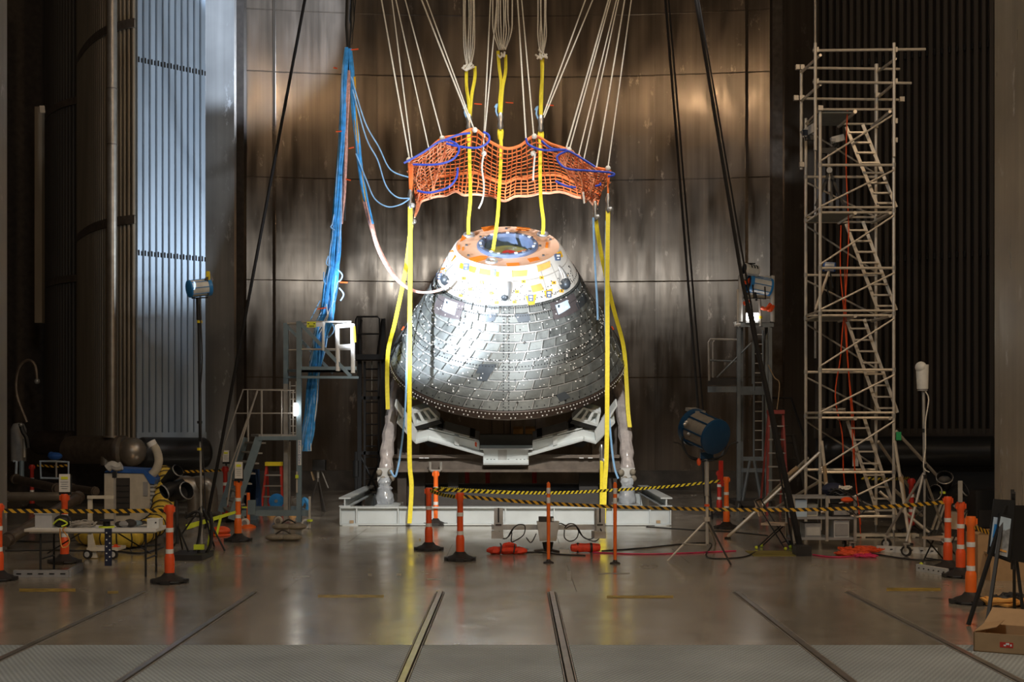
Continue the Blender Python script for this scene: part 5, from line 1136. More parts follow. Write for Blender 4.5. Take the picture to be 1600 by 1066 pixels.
for lab, m, pts in (('grey cable lying on the floor under the scanner tripod', 'cable_black', [(800, 866), (840, 864), (880, 868), (915, 869)]), ('red cable lying on the floor right of the sandbag', 'cable_pink', [(925, 864), (960, 866), (1010, 867), (1060, 866), (1150, 862)]), ('black cable curving on the floor beneath the blue lamp tripod', 'cable_black', [(940, 862), (1000, 858), (1060, 852), (1110, 850), (1103, 868), (1115, 874), (1160, 872), (1180, 864)]), ('dark cable running along the floor behind the blue lamp', 'cable_black', [(1010, 824), (1080, 829), (1140, 832), (1200, 838)]),
                    ('pink cable on the floor below the scaffold', 'cable_pink', [(1270, 868), (1310, 872), (1360, 866), (1340, 860)]), ('black cable crossing the floor toward the right chair', 'cable_black', [(1330, 860), (1380, 869), (1430, 876), (1480, 876)])):
    cable('floor_cable', m, [F(a, b)+V((0, 0, .012)) for a, b in pts], .012, lab)
# khaki sandbags left
for lab, x, y, z in (('khaki weight bag at the bottom, flat on the floor', 440, 845, 0), ('khaki weight bag lying on top of another beside the stairs', 449, 836, .10)):
    f = F(x, y)+V((0, 0, z)); t = thing('weight_bag', lab, 'bag', f, group='khaki weight bags')
    MB().ball(f+V((-.1, 0, .06)), .2, 7, 1, .9, .33).build('pouch', 'khaki', t); MB().ball(f+V((.18, 0, .06)), .2, 7, 1, .9, .33).build('pouch', 'khaki', t); MB().path(smooth_pts([f+V((-.1, -.05, .12)), f+V((.04, -.08, .2)), f+V((.18, -.05, .12))], 4), .015, 5).build('handle', 'dark', t)

# ================================================================ LEFT CLUTTER
Yt = 18.8
ft = thing('folding_table', 'white folding table holding cables and bins at left', 'table', (P(155, 0, Yt).x, Yt, 0))
zt = P(0, 826, Yt).z; xa, xb = P(52, 0, Yt).x, P(254, 0, Yt).x
MB().bbox(xa, xb, Yt-.35, Yt+.35, zt-.02, zt+.02).build('top', 'white', ft); MB().bbox(xa+.05, xb-.05, Yt-.3, Yt+.3, zt-.045, zt-.02).build('rim', 'grey_light', ft)
for x0, s in ((P(74, 0, Yt).x, 1), (P(236, 0, Yt).x, -1)):
    for yy_ in (-.27, .27): MB().tube(V((x0, Yt+yy_, zt-.04)), V((x0, Yt+yy_, 0.0)), .016, 8).build('leg', 'black', ft)
    MB().tube(V((x0, Yt-.27, .25)), V((x0, Yt+.27, .25)), .012, 6).build('leg_bar', 'black', ft); MB().tube(V((x0, Yt, .3)), V((x0+s*.5, Yt, zt-.05)), .01, 6).build('brace', 'black', ft)
zz = zt+.021
t = thing('plastic_bin', 'clear plastic bin on the left end of folding table', 'bin', P(74, 820, Yt)); c = V((P(74, 0, Yt).x, Yt, zz))
for q in (((-.115, 0), (.012, .3)), ((.115, 0), (.012, .3)), ((0, -.15), (.24, .012)), ((0, .15), (.24, .012))): MB().box(c+V((q[0][0], q[0][1], .1)), (q[1][0], q[1][1], .2)).build('side', 'clear_bin', t)
MB().box(c+V((0, 0, .01)), (.23, .29, .012)).build('bottom', 'clear_bin', t); MB().box(c+V((0, 0, .2)), (.27, .33, .014)).build('lid', 'clear_bin', t)
t = thing('power_strip_pile', 'black bag with yellow straps on the folding table', 'bag', P(97, 820, Yt)); c = V((P(98, 0, Yt).x, Yt, zz)); MB().ball(c+V((0, 0, .08)), .13, 6, 1, .9, .75).build('bag', 'black', t); MB().path(smooth_pts([c+V((-.1, -.1, .05)), c+V((0, -.14, .12)), c+V((.1, -.1, .06)), c+V((.03, -.14, .02))], 4), .012, 5).build('strap', 'safety_yellow', t)
t = thing('cable_heap', 'heap of pale grey cables in the middle of folding table', 'cables', P(128, 820, Yt)); coil(MB(), (P(130, 0, Yt).x, Yt, zz), .17, 9, .011, .7, .9).build('coil', 'cable_grey', t)
t = thing('tool_roll', 'black and yellow cable reel on the folding table', 'reel', P(168, 820, Yt)); c = V((P(170, 0, Yt).x, Yt-.1, zz+.04)); MB().lathe([(.03, -.04), (.1, -.04), (.1, -.02), (.05, -.015), (.05, .05), (.1, .055), (.1, .075), (.03, .075)], c, n=16).build('reel', 'black', t); MB().lathe([(.105, -.045), (.11, -.03), (.105, -.015)], c, n=16).build('yellow_rim', 'safety_yellow', t)
t = thing('lanyard', 'dark patterned strap hanging over the folding table edge', 'strap', P(169, 880, Yt-.38)); c = V((P(169, 0, Yt-.38).x, Yt-.375, 0)); MB().bbox(c.x-.05, c.x+.05, c.y-.006, c.y+.006, P(0, 880, Yt).z, zt+.03).build('strap', mat('navy', (.015, .02, .05), .7), t)
for k in range(9): MB().box((c.x+(.022 if k % 2 else -.022), c.y-.008, zt-.03-.048*k), (.018, .004, .018)).build('dot', 'white', t)
t = thing('cord_loop', 'yellow cord loop hanging over the table edge at left', 'cord', P(96, 855, Yt-.36)); MB().path(smooth_pts(px([(94, 826), (94, 840), (97, 855), (106, 853), (108, 842), (98, 828), (104, 824)], Yt-.38), 5), .009, 5).build('loop', 'cap_light_orange', t)
t = thing('gadget_heap', 'heap of dark adapters and bottles on the right of folding table', 'gadgets', P(205, 820, Yt))
for x, r, m, h in ((189, .06, 'dark', .12), (197, .07, 'grey', .10), (205, .08, 'dark', .12), (213, .07, 'grey_blue', .1), (222, .06, 'dark', .08), (228, .04, 'beige', .07)): MB().ball(V((P(x, 0, Yt).x, Yt+random.uniform(-.1, .1), zz+r*.75)), r, 5, 1.2, 1, h/.12*.75).build('item', m, t)
t = thing('white_case', 'small white box on the right end of folding table', 'box', P(245, 820, Yt)); c = V((P(245, 0, Yt).x, Yt-.1, zz)); MB().box(c+V((0, 0, .06)), (.17, .2, .12)).build('body', 'lamp_white', t); MB().box(c+V((.04, -.103, .08)), (.02, .006, .02)).build('latch', 'dark', t); MB().box(c+V((0, 0, .125)), (.175, .205, .012)).build('lid', 'white', t)
# cream cart behind the table
t = thing('hand_cart', 'cream painted hand cart behind the folding table', 'cart', F(153, 874)); Yc_ = 20.9
MB().prism(px([(137, 830), (142, 830), (152, 872), (137, 872)], Yc_), (0, .06, 0)).build('side_frame', 'cream', t); MB().prism(px([(137, 775), (143, 775), (143, 835), (137, 835)], Yc_), (0, .06, 0)).build('post', 'cream', t); MB().bar(P(137, 777, Yc_), P(178, 777, Yc_), .05).build('handle', 'cream', t); MB().bar(P(179, 740, Yc_+.1), P(179, 830, Yc_+.1), .025).build('pole', 'alu_dull', t); MB().box(P(179, 742, Yc_+.1), (.06, .06, .1)).build('pole_cap', 'black', t)
a = F(140, 876); MB().bbox(P(137, 0, Yc_).x, P(185, 0, Yc_).x, Yc_-.05, Yc_+.4, .13, .18).build('deck', 'cream', t)
for x in (138, 178): wheel(t, (P(x, 0, Yc_).x, Yc_-.03, .075), .075, .05, (.2, 1, 0))
tag(MB().box(P(178, 862, Yc_)+V((0, .1, .04)), (.12, .12, .07)).box(P(178, 862, Yc_)+V((0, .1, .09)), (.05, .05, .03)).build('orange_box', 'orange'), 'small orange box on the cream cart deck', 'box')
# air conditioning unit
Ya_ = 24.5
t = thing('air_conditioner', 'white portable air conditioner with blue top and bent hose', 'appliance', (P(203, 0, Ya_).x, Ya_, 0)); x0, x1 = P(163, 0, Ya_).x, P(234, 0, Ya_).x; zh = P(0, 740, Ya_).z
MB().bbox(x0, x1, Ya_, Ya_+.7, .25, zh).build('cabinet', 'beige', t); MB().bbox(P(182, 0, Ya_).x, P(203, 0, Ya_).x, Ya_-.02, Ya_, P(0, 805, Ya_).z, P(0, 747, Ya_).z).build('grille', 'dark', t); MB().bbox(P(224, 0, Ya_).x, P(231, 0, Ya_).x, Ya_-.015, Ya_, P(0, 775, Ya_).z, P(0, 753, Ya_).z).build('control_panel', 'grey', t)
for k in range(5): MB().box((P(192.5, 0, Ya_).x, Ya_-.025, P(0, 795-9*k, Ya_).z), (.24, .01, .012)).build('louvre', 'black', t)
MB().prism(px([(163, 738), (172, 731), (226, 734), (243, 749), (241, 757), (234, 756), (224, 740)], Ya_-.02), (0, .74, 0)).build('blue_top', 'blue', t)
for k in range(9): MB().bbox(x1, x1+.08, Ya_+.02, Ya_+.7, P(0, 812-6.4*k, Ya_).z, P(0, 809-6.4*k, Ya_).z).build('fin', 'grey_light', t)
MB().bbox(x1-.01, x1+.06, Ya_+.05, Ya_+.68, .3, zh-.2).build('coil_block', 'grey', t)
hp = smooth_pts(px([(236, 743), (244, 734), (248, 720), (245, 705), (239, 695)], Ya_+.1), 5); MB().path(hp, .08, 12).build('hose', 'beige', t); MB().tube(P(239.5, 697, Ya_+.1), P(235.5, 690, Ya_+.1), .088, 12).build('hose_collar', 'white', t)
for x in (168, 228): wheel(t, (P(x, 0, Ya_).x, Ya_+.1, .1), .1, .05)
MB().bbox(x0, x1, Ya_+.05, Ya_+.65, .15, .25).build('base', 'dark', t)
tag(MB().path(smooth_pts(px([(168, 732), (175, 727), (183, 730), (190, 728)], Ya_-.05), 4), .08, 8).build('foam_scrap', 'grey_light'), 'pale foam roll lying on top of the air conditioner', 'foam')
# yellow duct
t = thing('air_duct', 'yellow ribbed flexible duct curling behind the air conditioner', 'duct', F(215, 850)); dp = smooth_pts([P(252, 738, 25.2), P(258, 755, 25), P(256, 780, 24.6), P(250, 810, 24), F(238, 852)+V((0, -.2, .3)), F(205, 858)+V((0, 0, .22)), F(165, 858)+V((0, 0, .2)), F(125, 852)+V((0, .2, .2))], 8)
MB().path(dp, .2, 14, rr=[.2 if i % 2 else .17 for i in range(len(dp))]).build('duct', 'yellow_duct', t)
for i in range(2, len(dp)-1, 3):
    d = (dp[i+1]-dp[i-1]).normalized(); x, y = perp(d); MB().path([dp[i]+(x*math.cos(2*PI*k/14)+y*math.sin(2*PI*k/14))*.205 for k in range(14)], .012, 4, True).build('wire_rib', 'dark', t)
# black par lamps cluster
t = thing('lamp_cluster', 'cluster of black stage lamps on a stand behind the orange post', 'lamp', F(280, 870)); Yp = 21.4
for c, d, r in (((271, 741), (.5, -.3, .35), .10), ((266, 764), (-.5, -.5, -.3), .12), ((284, 770), (.75, -.45, .3), .14)):
    c = P(*c, Yp); d = V(d).normalized(); o = MB().lathe([(.001, -.28), (r*.55, -.26), (r*.7, -.15), (r, -.02), (r*1.03, .12), (r*.95, .12), (r*.9, .0), (.001, -.02)], c, d, 18).build('lamp_can', 'black_metal', t); MB().lathe([(r*1.0, .10), (r*1.08, .115), (r*1.0, .13)], c, d, 20).build('silver_rim', 'silver', o)
MB().tube(P(276, 770, Yp), P(277, 850, Yp), .03, 8).build('stand', 'dark', t)
for x, y in ((262, 872), (298, 872), (285, 858)): MB().tube(P(277, 820, Yp), F(x, y)+V((0, 0, .012)), .016, 6).build('stand_leg', 'black', t)
t = thing('black_frame_base', 'flat black ballast slab with a bent tube handle near the lamp stand', 'base', F(298, 874)); MB().bbox(P(272, 0, 21).x, P(325, 0, 21).x, 20.6, 21.4, .0, .09).build('slab', 'rubber', t); MB().path(smooth_pts(px([(322, 866, 21), (329, 850, 21), (331, 820, 21), (328, 800, 21)], 21), 4), .03, 6).build('handle', 'black', t); MB().path(smooth_pts(px([(290, 810, 21.3), (305, 800, 21.3), (314, 806, 21.3), (310, 845, 21.3), (302, 866, 21.2)], 21), 4), .025, 6).build('tube_bow', 'black', t); MB().box(P(311, 855, 20.9), (.16, .05, .08)).build('yellow_tag', 'safety_yellow', t); MB().tube(P(311, 858, 20.92), P(311, 872, 20.92), .03, 6).build('tag_post', 'black', t)
t = thing('yellow_stretcher', 'long yellow board leaning behind the lamp stand', 'board', F(330, 850)); MB().prism([P(290, 820, 22.9), P(366, 799, 23.6), P(367, 803, 23.6), P(292, 828, 22.9)], (0, .12, 0)).build('board', 'safety_yellow', t); MB().tube(P(332, 812, 23), F(326, 852), .03, 6).build('leg', 'safety_yellow', t); MB().tube(P(345, 808, 23.2), P(338, 838, 23), .025, 6).build('leg', 'safety_yellow', t)
tag(MB().ball(F(345, 838)+V((0, 0, .1)), .17, 8, 1.1, 1, .55).lathe([(.17, 0), (.19, .02), (.17, .05)], F(345, 838), n=16).build('floor_dome', 'orange'), 'low orange dome lying on the floor behind the lamp stand', 'base')
# big silver ducts
for i, x in enumerate((292, 316)):
    t = thing('duct_elbow', '%s big steel pipe elbow behind the lamp stand' % ('left' if i == 0 else 'right'), 'pipe', F(x+12, 800)); MB().path(smooth_pts([P(x-16, 757, 30+.3*i), P(x, 755, 30), P(x+10, 762, 30), P(x+13, 780, 30), P(x+13, 806, 30)], 5), .17, 14).build('elbow', 'pipe_steel', t); MB().tube(P(x+13, 800, 30), P(x+13, 804, 30), .22, 14).build('flange', 'steel', t)
# pipes at far left
for lab, a, b, r, m in (('long brown pipe running level across the far left', (4, 776, 25), (128, 776, 25), .085, 'pipe_steel'), ('brown pipe slanting down behind the left notice post', (22, 748, 31), (92, 764, 29), .10, 'brown_steel'), ('pipe slanting down to the floor at lower left', (125, 776, 24.8), (8, 846, 22), .10, 'brown_steel'), ('thin brown pipe beyond the notice post', (110, 762, 29), (150, 768, 28), .08, 'brown_steel')):
    t = thing('steel_pipe', lab, 'pipe', P(*b)-V((0, 0, r))); MB().tube(P(*a), P(*b), r, 12).build('pipe', m, t)
    for f in (.05, .95): q = P(*a).lerp(P(*b), f); dd = (P(*b)-P(*a)).normalized()*.03; MB().tube(q-dd, q+dd, r*1.25, 12).build('collar', m, t)
t = thing('guard_frame', 'pale rectangular tube frame below the far left header pipe', 'frame', P(85, 750, 32)); MB().path(px([(63, 721), (86, 721), (107, 722), (107, 748), (64, 747)], 32), .03, 6, True).build('frame_tube', 'window_blue', t); MB().tube(P(88, 721, 32), P(88, 748, 32), .025, 6).build('upright', 'alu_dull', t)
t = thing('guard_frame', 'small pale bracket frame at the far left edge', 'frame', P(24, 748, 32)); MB().path(px([(21, 721), (26, 721), (25, 746), (21, 746)], 32), .03, 6).build('frame_tube', 'window_blue', t); MB().tube(P(34, 720, 32), P(34, 746, 32), .06, 8).build('upright', 'grey_blue', t)
tag(MB().ball(P(86, 713, 31.5), .14, 6, 1.3, 1, .7).ball(P(80, 711, 31.5), .08, 5).build('blue_valve', 'blue'), 'bright blue valve under the far left header pipe', 'valve')
t = thing('gas_cylinder_panel', 'pale curved tank glimpsed behind the far left pipes', 'tank', P(34, 720, 36)); MB().lathe([(.001, 0), (.2, .02), (.21, .9), (.14, 1.05), (.001, 1.08)], P(29, 722, 36), n=20).build('tank', 'grey', t); MB().tube(P(38, 715, 35.5), P(38, 686, 35.5), .04, 6).build('pipe', 'alu', t); MB().path(smooth_pts(px([(32, 662), (36, 675), (42, 685), (44, 700)], 35.3), 4), .06, 6).build('hose', 'black', t); MB().ball(P(33, 664, 35.2), .06, 5).build('fitting', 'silver', t)
t = thing('hose_loop', 'thin grey hose arching at far left beside the tube bank', 'hose', P(40, 660, 36)); MB().path(smooth_pts(px([(42, 660), (27, 620), (26, 590), (33, 570), (45, 563), (55, 572), (58, 595)], 36), 5), .045, 6).build('hose', 'brown_steel', t); MB().ball(P(58, 596, 36), .08, 5).build('fitting', 'silver', t)
t = thing('floor_barrier', 'low grey perforated kerb lying under the folding table', 'kerb', F(75, 900)); q0, q1, q2 = F(22, 902), F(108, 902), F(127, 890)
for a, b in ((q0, q1), (q1, q2)):
    MB().bar(a+V((0, 0, .05)), b+V((0, 0, .05)), .06, .1).build('kerb', 'grey', t); n = int((b-a).length/.13)
    for k in range(n): q = a.lerp(b, (k+.5)/n)+V((0, 0, .05)); d = (b-a).normalized(); MB().bar(q-d*.035+V((0, -.033, 0)), q+d*.035+V((0, -.033, 0)), .006, .016).build('slot', 'black', t)
for i, pts in enumerate(([(8, 846), (60, 848), (120, 846), (170, 850)], [(8, 862), (80, 861), (130, 862), (200, 858), (250, 852)], [(180, 862), (220, 866), (255, 856)])):
    cable('floor_cable', 'cable_black', [F(a, b)+V((0, 0, .015)) for a, b in pts], .015, ['rear', 'middle', 'front'][i]+' black cable lying on the floor under the table area')
# ladder, blue drum, tripods at left rear
def a_ladder(lab, x, w, yt, yb, Y, m, cap, n):
    t = thing('step_ladder', lab, 'ladder', V((P(x, 0, Y).x, Y, 0)))
    for s in (-1, 1):
        MB().bar(P(x+s*w*.32, yt, Y), V((P(x+s*w*.5, 0, Y).x, Y-.25, 0)), .07, .05).build('rail', m, t); MB().bar(P(x+s*w*.32, yt, Y+.05), V((P(x+s*w*.48, 0, Y).x, Y+.7, 0)), .05, .04).build('rear_rail', m, t)
    for k in range(n):
        f = (k+1)/(n+.6); ww = w*(.64+.36*f); z = P(0, yt, Y).z*(1-f); MB().box((P(x, 0, Y).x, Y-.25*f, z), (ww/FPX*Y, .08, .03)).build('step', 'alu_dull', t)
    MB().box(P(x, yt-1, Y), (w*.75/FPX*Y, .22, .09)).build('cap', cap, t)
a_ladder('red fibreglass step ladder with yellow cap behind the stairs', 428, 34, 726, 796, 31, 'red', 'yellow', 4)
a_ladder('tall red fibreglass step ladder beside the right lamp tower', 1212, 34, 645, 790, 30.5, 'red_ladder', 'red_ladder', 7)
t = thing('hose_reel', 'round blue reel at the foot of the left step ladder', 'reel', P(432, 793, 30)); MB().lathe([(.02, -.04), (.17, -.04), (.17, .04), (.02, .04)], P(432, 783, 30), (0, 1, 0), 20).build('reel', 'lamp_bright_blue', t); MB().lathe([(.001, -.06), (.04, -.06), (.04, -.04)], P(432, 783, 30), (0, 1, 0), 10).build('hub', 'silver', t)
t = thing('blue_tarp', 'dark blue draped tarp standing behind the stair stringers', 'tarp', V((P(391, 0, 29).x, 29, 0)))
rows_ = [[P(380+k*3+2*math.sin(k+j), 800-j*22, 29+.12*math.sin(k*1.7+j*.4)) for k in range(9)] for j in range(4)]; MB().grid(rows_).grid([[p+V((0, .25, 0)) for p in r] for r in rows_]).build('drape', mat('tarp_blue', (.015, .05, .14), .6, 0, .3), t); MB().bbox(P(384, 0, 29.1).x, P(402, 0, 29.1).x, 29.02, 29.2, 0, P(0, 790, 29).z).build('crate', 'grey_blue', t)
for lab, x, yb, Y, hy in (('black camera tripod standing between platform and black ladder', 497, 798, 31.5, 745), ):
    t = thing('camera_tripod', lab, 'tripod', V((P(x, 0, Y).x, Y, 0)))
    for dx in (-14, 12, 3): MB().tube(P(x, hy, Y), V((P(x+dx, 0, Y).x, Y+(.4 if dx == 3 else -.1), 0.0)), .022, 6).build('leg', 'dark', t)
    MB().tube(P(x, hy+8, Y), P(x, hy-14, Y), .03, 6).build('column', 'alu_dull', t); MB().box(P(x+2, hy-18, Y), (.3, .25, .25)).build('camera', 'black', t); MB().bar(P(x-10, hy-8, Y), P(x-6, hy+6, Y), .2, .02).build('flap', 'wood', t); MB().tube(P(x+5, hy-10, Y), P(x+16, hy+18, Y), .015, 5).build('handle', 'alu_dull', t)
for k, (x, y) in enumerate(((424, 812), (457, 811))): tag(MB().lathe([(.1, 0), (.1, .02), (.07, .03), (.03, .22), (.001, .23)], V((P(x, 0, 30).x, 30, 0)), n=10).build('small_cone', 'cap_light_orange'), '%s small orange cone under the work platform base' % ('left' if k == 0 else 'right'), 'cone')
for lab, pts in (('blue cable pile hanging beside the platform foot', [(470, 790), (476, 780), (482, 790), (478, 800), (472, 796)]),): cable('cable_loop', 'cable_blue', px(pts, 27.8), .05, lab)

# ================================================================ RIGHT CLUTTER
def chair(lab, x, y, rz):
    f = F(x, y); t = thing('folding_chair', lab, 'chair', f, rz)
    MB().box((0, .02, .43), (.40, .40, .035)).build('seat', 'chair_pad', t, local=True); MB().prism([V((-.2, .24, .56)), V((.2, .24, .56)), V((.19, .32, .84)), V((-.19, .32, .84))], (0, .025, .005)).build('backrest', 'chair_pad', t, local=True)
    for s in (-1, 1):
        MB().tube((s*.2, -.2, .012), (s*.2, .33, .85), .012, 8).build('front_leg', 'black', t, local=True); MB().tube((s*.19, .30, .012), (s*.19, -.12, .42), .012, 8).build('rear_leg', 'black', t, local=True)
        for yy_ in (-.2, .3): MB().ball((s*(.2 if yy_ < 0 else .19), yy_, .03), .03, 5).build('yellow_foot', 'safety_yellow', t, local=True)
    MB().tube((-.2, -.12, .12), (.2, -.12, .12), .01, 6).build('cross_bar', 'black', t, local=True); MB().tube((-.19, .3, .84), (.19, .3, .84), .012, 6).build('top_bar', 'black', t, local=True)
chair('folding chair with tan pad beside the black boom pole', 1213, 858, 1.15); chair('folding chair with tan pad before the right orange posts', 1470, 886, 1.35-2.5)
tag(MB().bbox(P(1176, 0, 21.4).x, P(1248, 0, 21.4).x, 21.3, 22.1, .0, .010).bbox(P(1180, 0, 21.4).x, P(1244, 0, 21.4).x, 21.35, 22.05, .010, .014).build('floor_mat', mat('mat_yellow', (.20, .16, .03), .7)), 'dark yellow-edged mat under the left folding chair', 'mat')
# equipment cart
Yk = 22.2
t = thing('equipment_cart', 'grey equipment cart with cable tangle in front of the scaffold', 'cart', (P(1295, 0, Yk).x, Yk, 0)); xa, xb = P(1240, 0, Yk).x, P(1336, 0, Yk).x
for x in (xa, P(1292, 0, Yk).x, xb):
    for dy in (0, .55): MB().bar(V((x, Yk+dy, .16)), V((x, Yk+dy, .92)), .045).build('post', 'alu_dull', t)
for z in (.2, .55, .90): MB().bbox(xa, xb, Yk, Yk+.55, z-.02, z+.02).build('shelf', 'grey', t)
for x in (xa+.04, xb-.04):
    for dy in (.02, .53): caster(t, x, Yk+dy, .06)
MB().bbox(xa+.02, P(1262, 0, Yk).x, Yk+.05, Yk+.5, .57, .86).build('bright_pane', 'window_blue', t)
def on_cart(name, lab, cat, x0, x1, z0, z1, m, y0=.05, y1=.45):
    t2 = thing(name, lab, cat, (P((x0+x1)/2, 0, Yk).x, Yk+y0, z0)); a, b = P(x0, 0, Yk).x, P(x1, 0, Yk).x
    MB().bbox(a, b, Yk+y0, Yk+y1, z0, z1).build('body', m, t2); MB().bbox(a+.02, b-.02, Yk+y0-.012, Yk+y0, z0+.03, z1-.05).build('front_panel', 'grey' if m != 'grey' else 'grey_light', t2); MB().bbox(a-.005, b+.005, Yk+y0-.01, Yk+y1, z1, z1+.015).build('lid', m, t2)
on_cart('instrument_box', 'grey instrument box with pinkish top on the cart low shelf', 'box', 1259, 1284, .22, .44, 'grey'); on_cart('instrument_box', 'pale control box with grey side on the right of the cart', 'box', 1304, 1328, .22, .50, 'grey_light'); on_cart('instrument_box', 'glowing pale panel box on the middle shelf of the cart', 'box', 1254, 1282, .57, .76, 'cream', .2, .5); on_cart('instrument_box', 'dark case on the middle shelf of the cart at right', 'box', 1302, 1330, .57, .76, 'dark')
t = thing('cable_heap', 'tangle of black and white cables on top of equipment cart', 'cables', P(1320, 785, Yk)); c = V((P(1318, 0, Yk).x, Yk+.2, .92)); coil(MB(), c, .19, 10, .014, .7, 1.3).build('black_coil', 'cable_black', t); coil(MB(), c+V((.05, -.1, .1)), .1, 3, .012, .5, 1.2).build('white_coil', 'rope_white', t); MB().ball(c+V((-.1, .1, .1)), .17, 6, 1.2, .9, .7).build('dark_bundle', 'navy', t)
for q in ((-.03, -.25, -.15), (.1, -.26, -.2)): MB().path(smooth_pts([c+V(q), c+V((q[0]+.12, -.28, q[2]-.12)), c+V((q[0]+.25, -.27, q[2]+.02)), c+V((q[0]+.1, -.2, .05))], 4), .012, 5).build('hanging_loop', 'cable_black', t)
MB().ball(c+V((.06, -.2, -.06)), .07, 5, 1.6, 1, .7).build('orange_knot', 'orange', t)
for i, (x, y, R_, m, lab) in enumerate(((1345, 862, .33, 'cable_orange', 'heap of orange cord on the floor below the scaffold'), (1330, 868, .25, 'cable_orange', 'smaller coil of orange cord under the equipment cart'), (1352, 871, .18, 'cable_pink', 'pink cord coil on the floor beside the orange heap'))):
    t = thing('cord_coil', lab, 'cord', F(x, y)); coil(MB(), F(x, y), R_, 9, .012, .8, .35).build('coil', m, t)
for lab, a, b in (('low grey perforated kerb behind the wheeled camera stand', (1370, 862), (1465, 866)), ('low grey kerb by the right chair feet', (1434, 892), (1480, 900))):
    t = thing('floor_barrier', lab, 'kerb', F(*a)); p, q = F(*a), F(*b); MB().bar(p+V((0, 0, .05)), q+V((0, 0, .05)), .06, .1).build('kerb', 'grey_light', t)
    for k in range(6): u = p.lerp(q, (k+.5)/6)+V((0, -.033, .05)); MB().box(u, (.08, .006, .016)).build('slot', 'black', t)
tag(MB().bbox(P(1352, 0, 24).x, P(1452, 0, 24).x, 24.6, 24.85, .02, .07).bbox(P(1360, 0, 24).x, P(1366, 0, 24).x, 24.6, 24.85, 0, .02).bbox(P(1440, 0, 24).x, P(1446, 0, 24).x, 24.6, 24.85, 0, .02).build('plank', 'beige'), 'pale plank lying across the floor under the scaffold base', 'plank')
# wheeled camera stand
t = thing('camera_stand', 'white canister camera on a wheeled tripod pole right of scaffold', 'stand', F(1435, 850)); Yw = 21.6
MB().path(px([(1441.5, 608), (1441, 570)], Yw), .10, 16, rr=[.09, .105]).build('camera_body', 'lamp_white', t); MB().ball(P(1439, 574, Yw-.02), .095, 8).build('camera_head', 'lamp_white', t); MB().tube(P(1441.5, 611, Yw), P(1441.5, 606, Yw), .08, 14).build('collar', 'grey', t)
MB().tube(P(1443, 610, Yw), P(1444.5, 735, Yw), .025, 8).build('pole', 'alu_dull', t); MB().tube(P(1444.5, 725, Yw), P(1444.5, 855, Yw), .02, 8).build('lower_pole', 'alu_dull', t)
for y in (673, 728, 745): MB().tube(P(1444, y-3, Yw), P(1444, y+3, Yw), .045, 8).build('clamp', 'black', t)
MB().path(smooth_pts(px([(1446, 612), (1451, 625), (1446, 660), (1446, 700), (1443, 730), (1452, 738)], Yw-.06), 4), .010, 5).build('cord', 'rope_white', t)
for x, y in ((1385, 858), (1416, 870), (1476, 852)):
    q = F(x, y); MB().tube(P(1443, 740, Yw), q+V((0, 0, .24)), .022, 8).build('leg', 'alu_dull', t); caster(t, q.x, q.y, .09, (.6, .8, 0))
for x, y in ((1414, 790), (1430, 808)): MB().tube(P(1444.5, 795, Yw), P(x, y, Yw), .012, 6).build('leg_stay', 'dark', t)
# dark stage lamps at right
t = thing('lamp_cluster', 'dark stage lamps on stand behind the right orange posts', 'lamp', F(1475, 838)); Ys = 23.2
for c, d in (((1476, 752), (-.2, -.6, .5)), ((1466, 772), (-.6, -.5, .2)), ((1497, 768), (.6, -.5, .4))):
    c = P(*c, Ys); d = V(d).normalized(); r = .14; o = MB().lathe([(.001, -.28), (r*.6, -.26), (r*.8, -.12), (r, 0), (r*1.03, .12), (r*.9, .12), (r*.85, 0), (.001, -.02)], c, d, 16).build('lamp_can', 'black_metal', t); MB().lathe([(r, .1), (r*1.07, .115), (r, .13)], c, d, 18).build('silver_rim', 'silver', o)
MB().box(P(1473, 770, Ys-.15), (.09, .02, .04)).build('label', 'safety_yellow', t); MB().tube(P(1475, 760, Ys), P(1478, 835, Ys), .03, 8).build('stand', 'dark', t)
for a, b in (((1475, 775), (1456, 828)), ((1480, 775), (1463, 828)), ((1490, 790), (1528, 824))): MB().bar(P(*a, Ys), P(*b, Ys), .05, .03).build('strut', 'alu_dull', t)
for dx in (-.35, .3): b = F(1478, 842); MB().tube(b+V((0, 0, .6)), b+V((dx, 0, .012)), .016, 6).build('stand_leg', 'black', t)
# easel with posters
t = thing('display_easel', 'black easel holding framed photo posters at right edge', 'easel', F(1562, 972)); Ye = 14.4
for a, b in (((1572, 790), F(1513, 978)), ((1568, 800), F(1541, 985)), ((1584, 770), F(1585, 955))): MB().bar(P(*a, Ye), b+V((0, 0, .01)), .035).build('leg', 'black', t)
MB().bar(P(1585, 850, Ye+.1), F(1600, 968), .03).build('leg', 'black', t); MB().bar(P(1582, 765, Ye+.05), P(1582, 890, Ye+.05), .03).build('mast', 'dark', t)
MB().prism([P(1553, 780, Ye), P(1586, 782, Ye), P(1580, 880, Ye-.05), P(1543, 866, Ye-.05)], (0, .02, 0)).build('board', 'black', t); MB().prism([P(1584, 790, Ye), P(1625, 790, Ye+.2), P(1625, 885, Ye+.2), P(1582, 876, Ye)], (0, .02, 0)).build('board', 'black', t)
fr_ = MB().prism([P(1562, 803, Ye-.06), P(1584, 808, Ye-.06), P(1578, 876, Ye-.1), P(1552, 868, Ye-.1)], (0, .03, 0)).build('photo_frame', 'black', t)
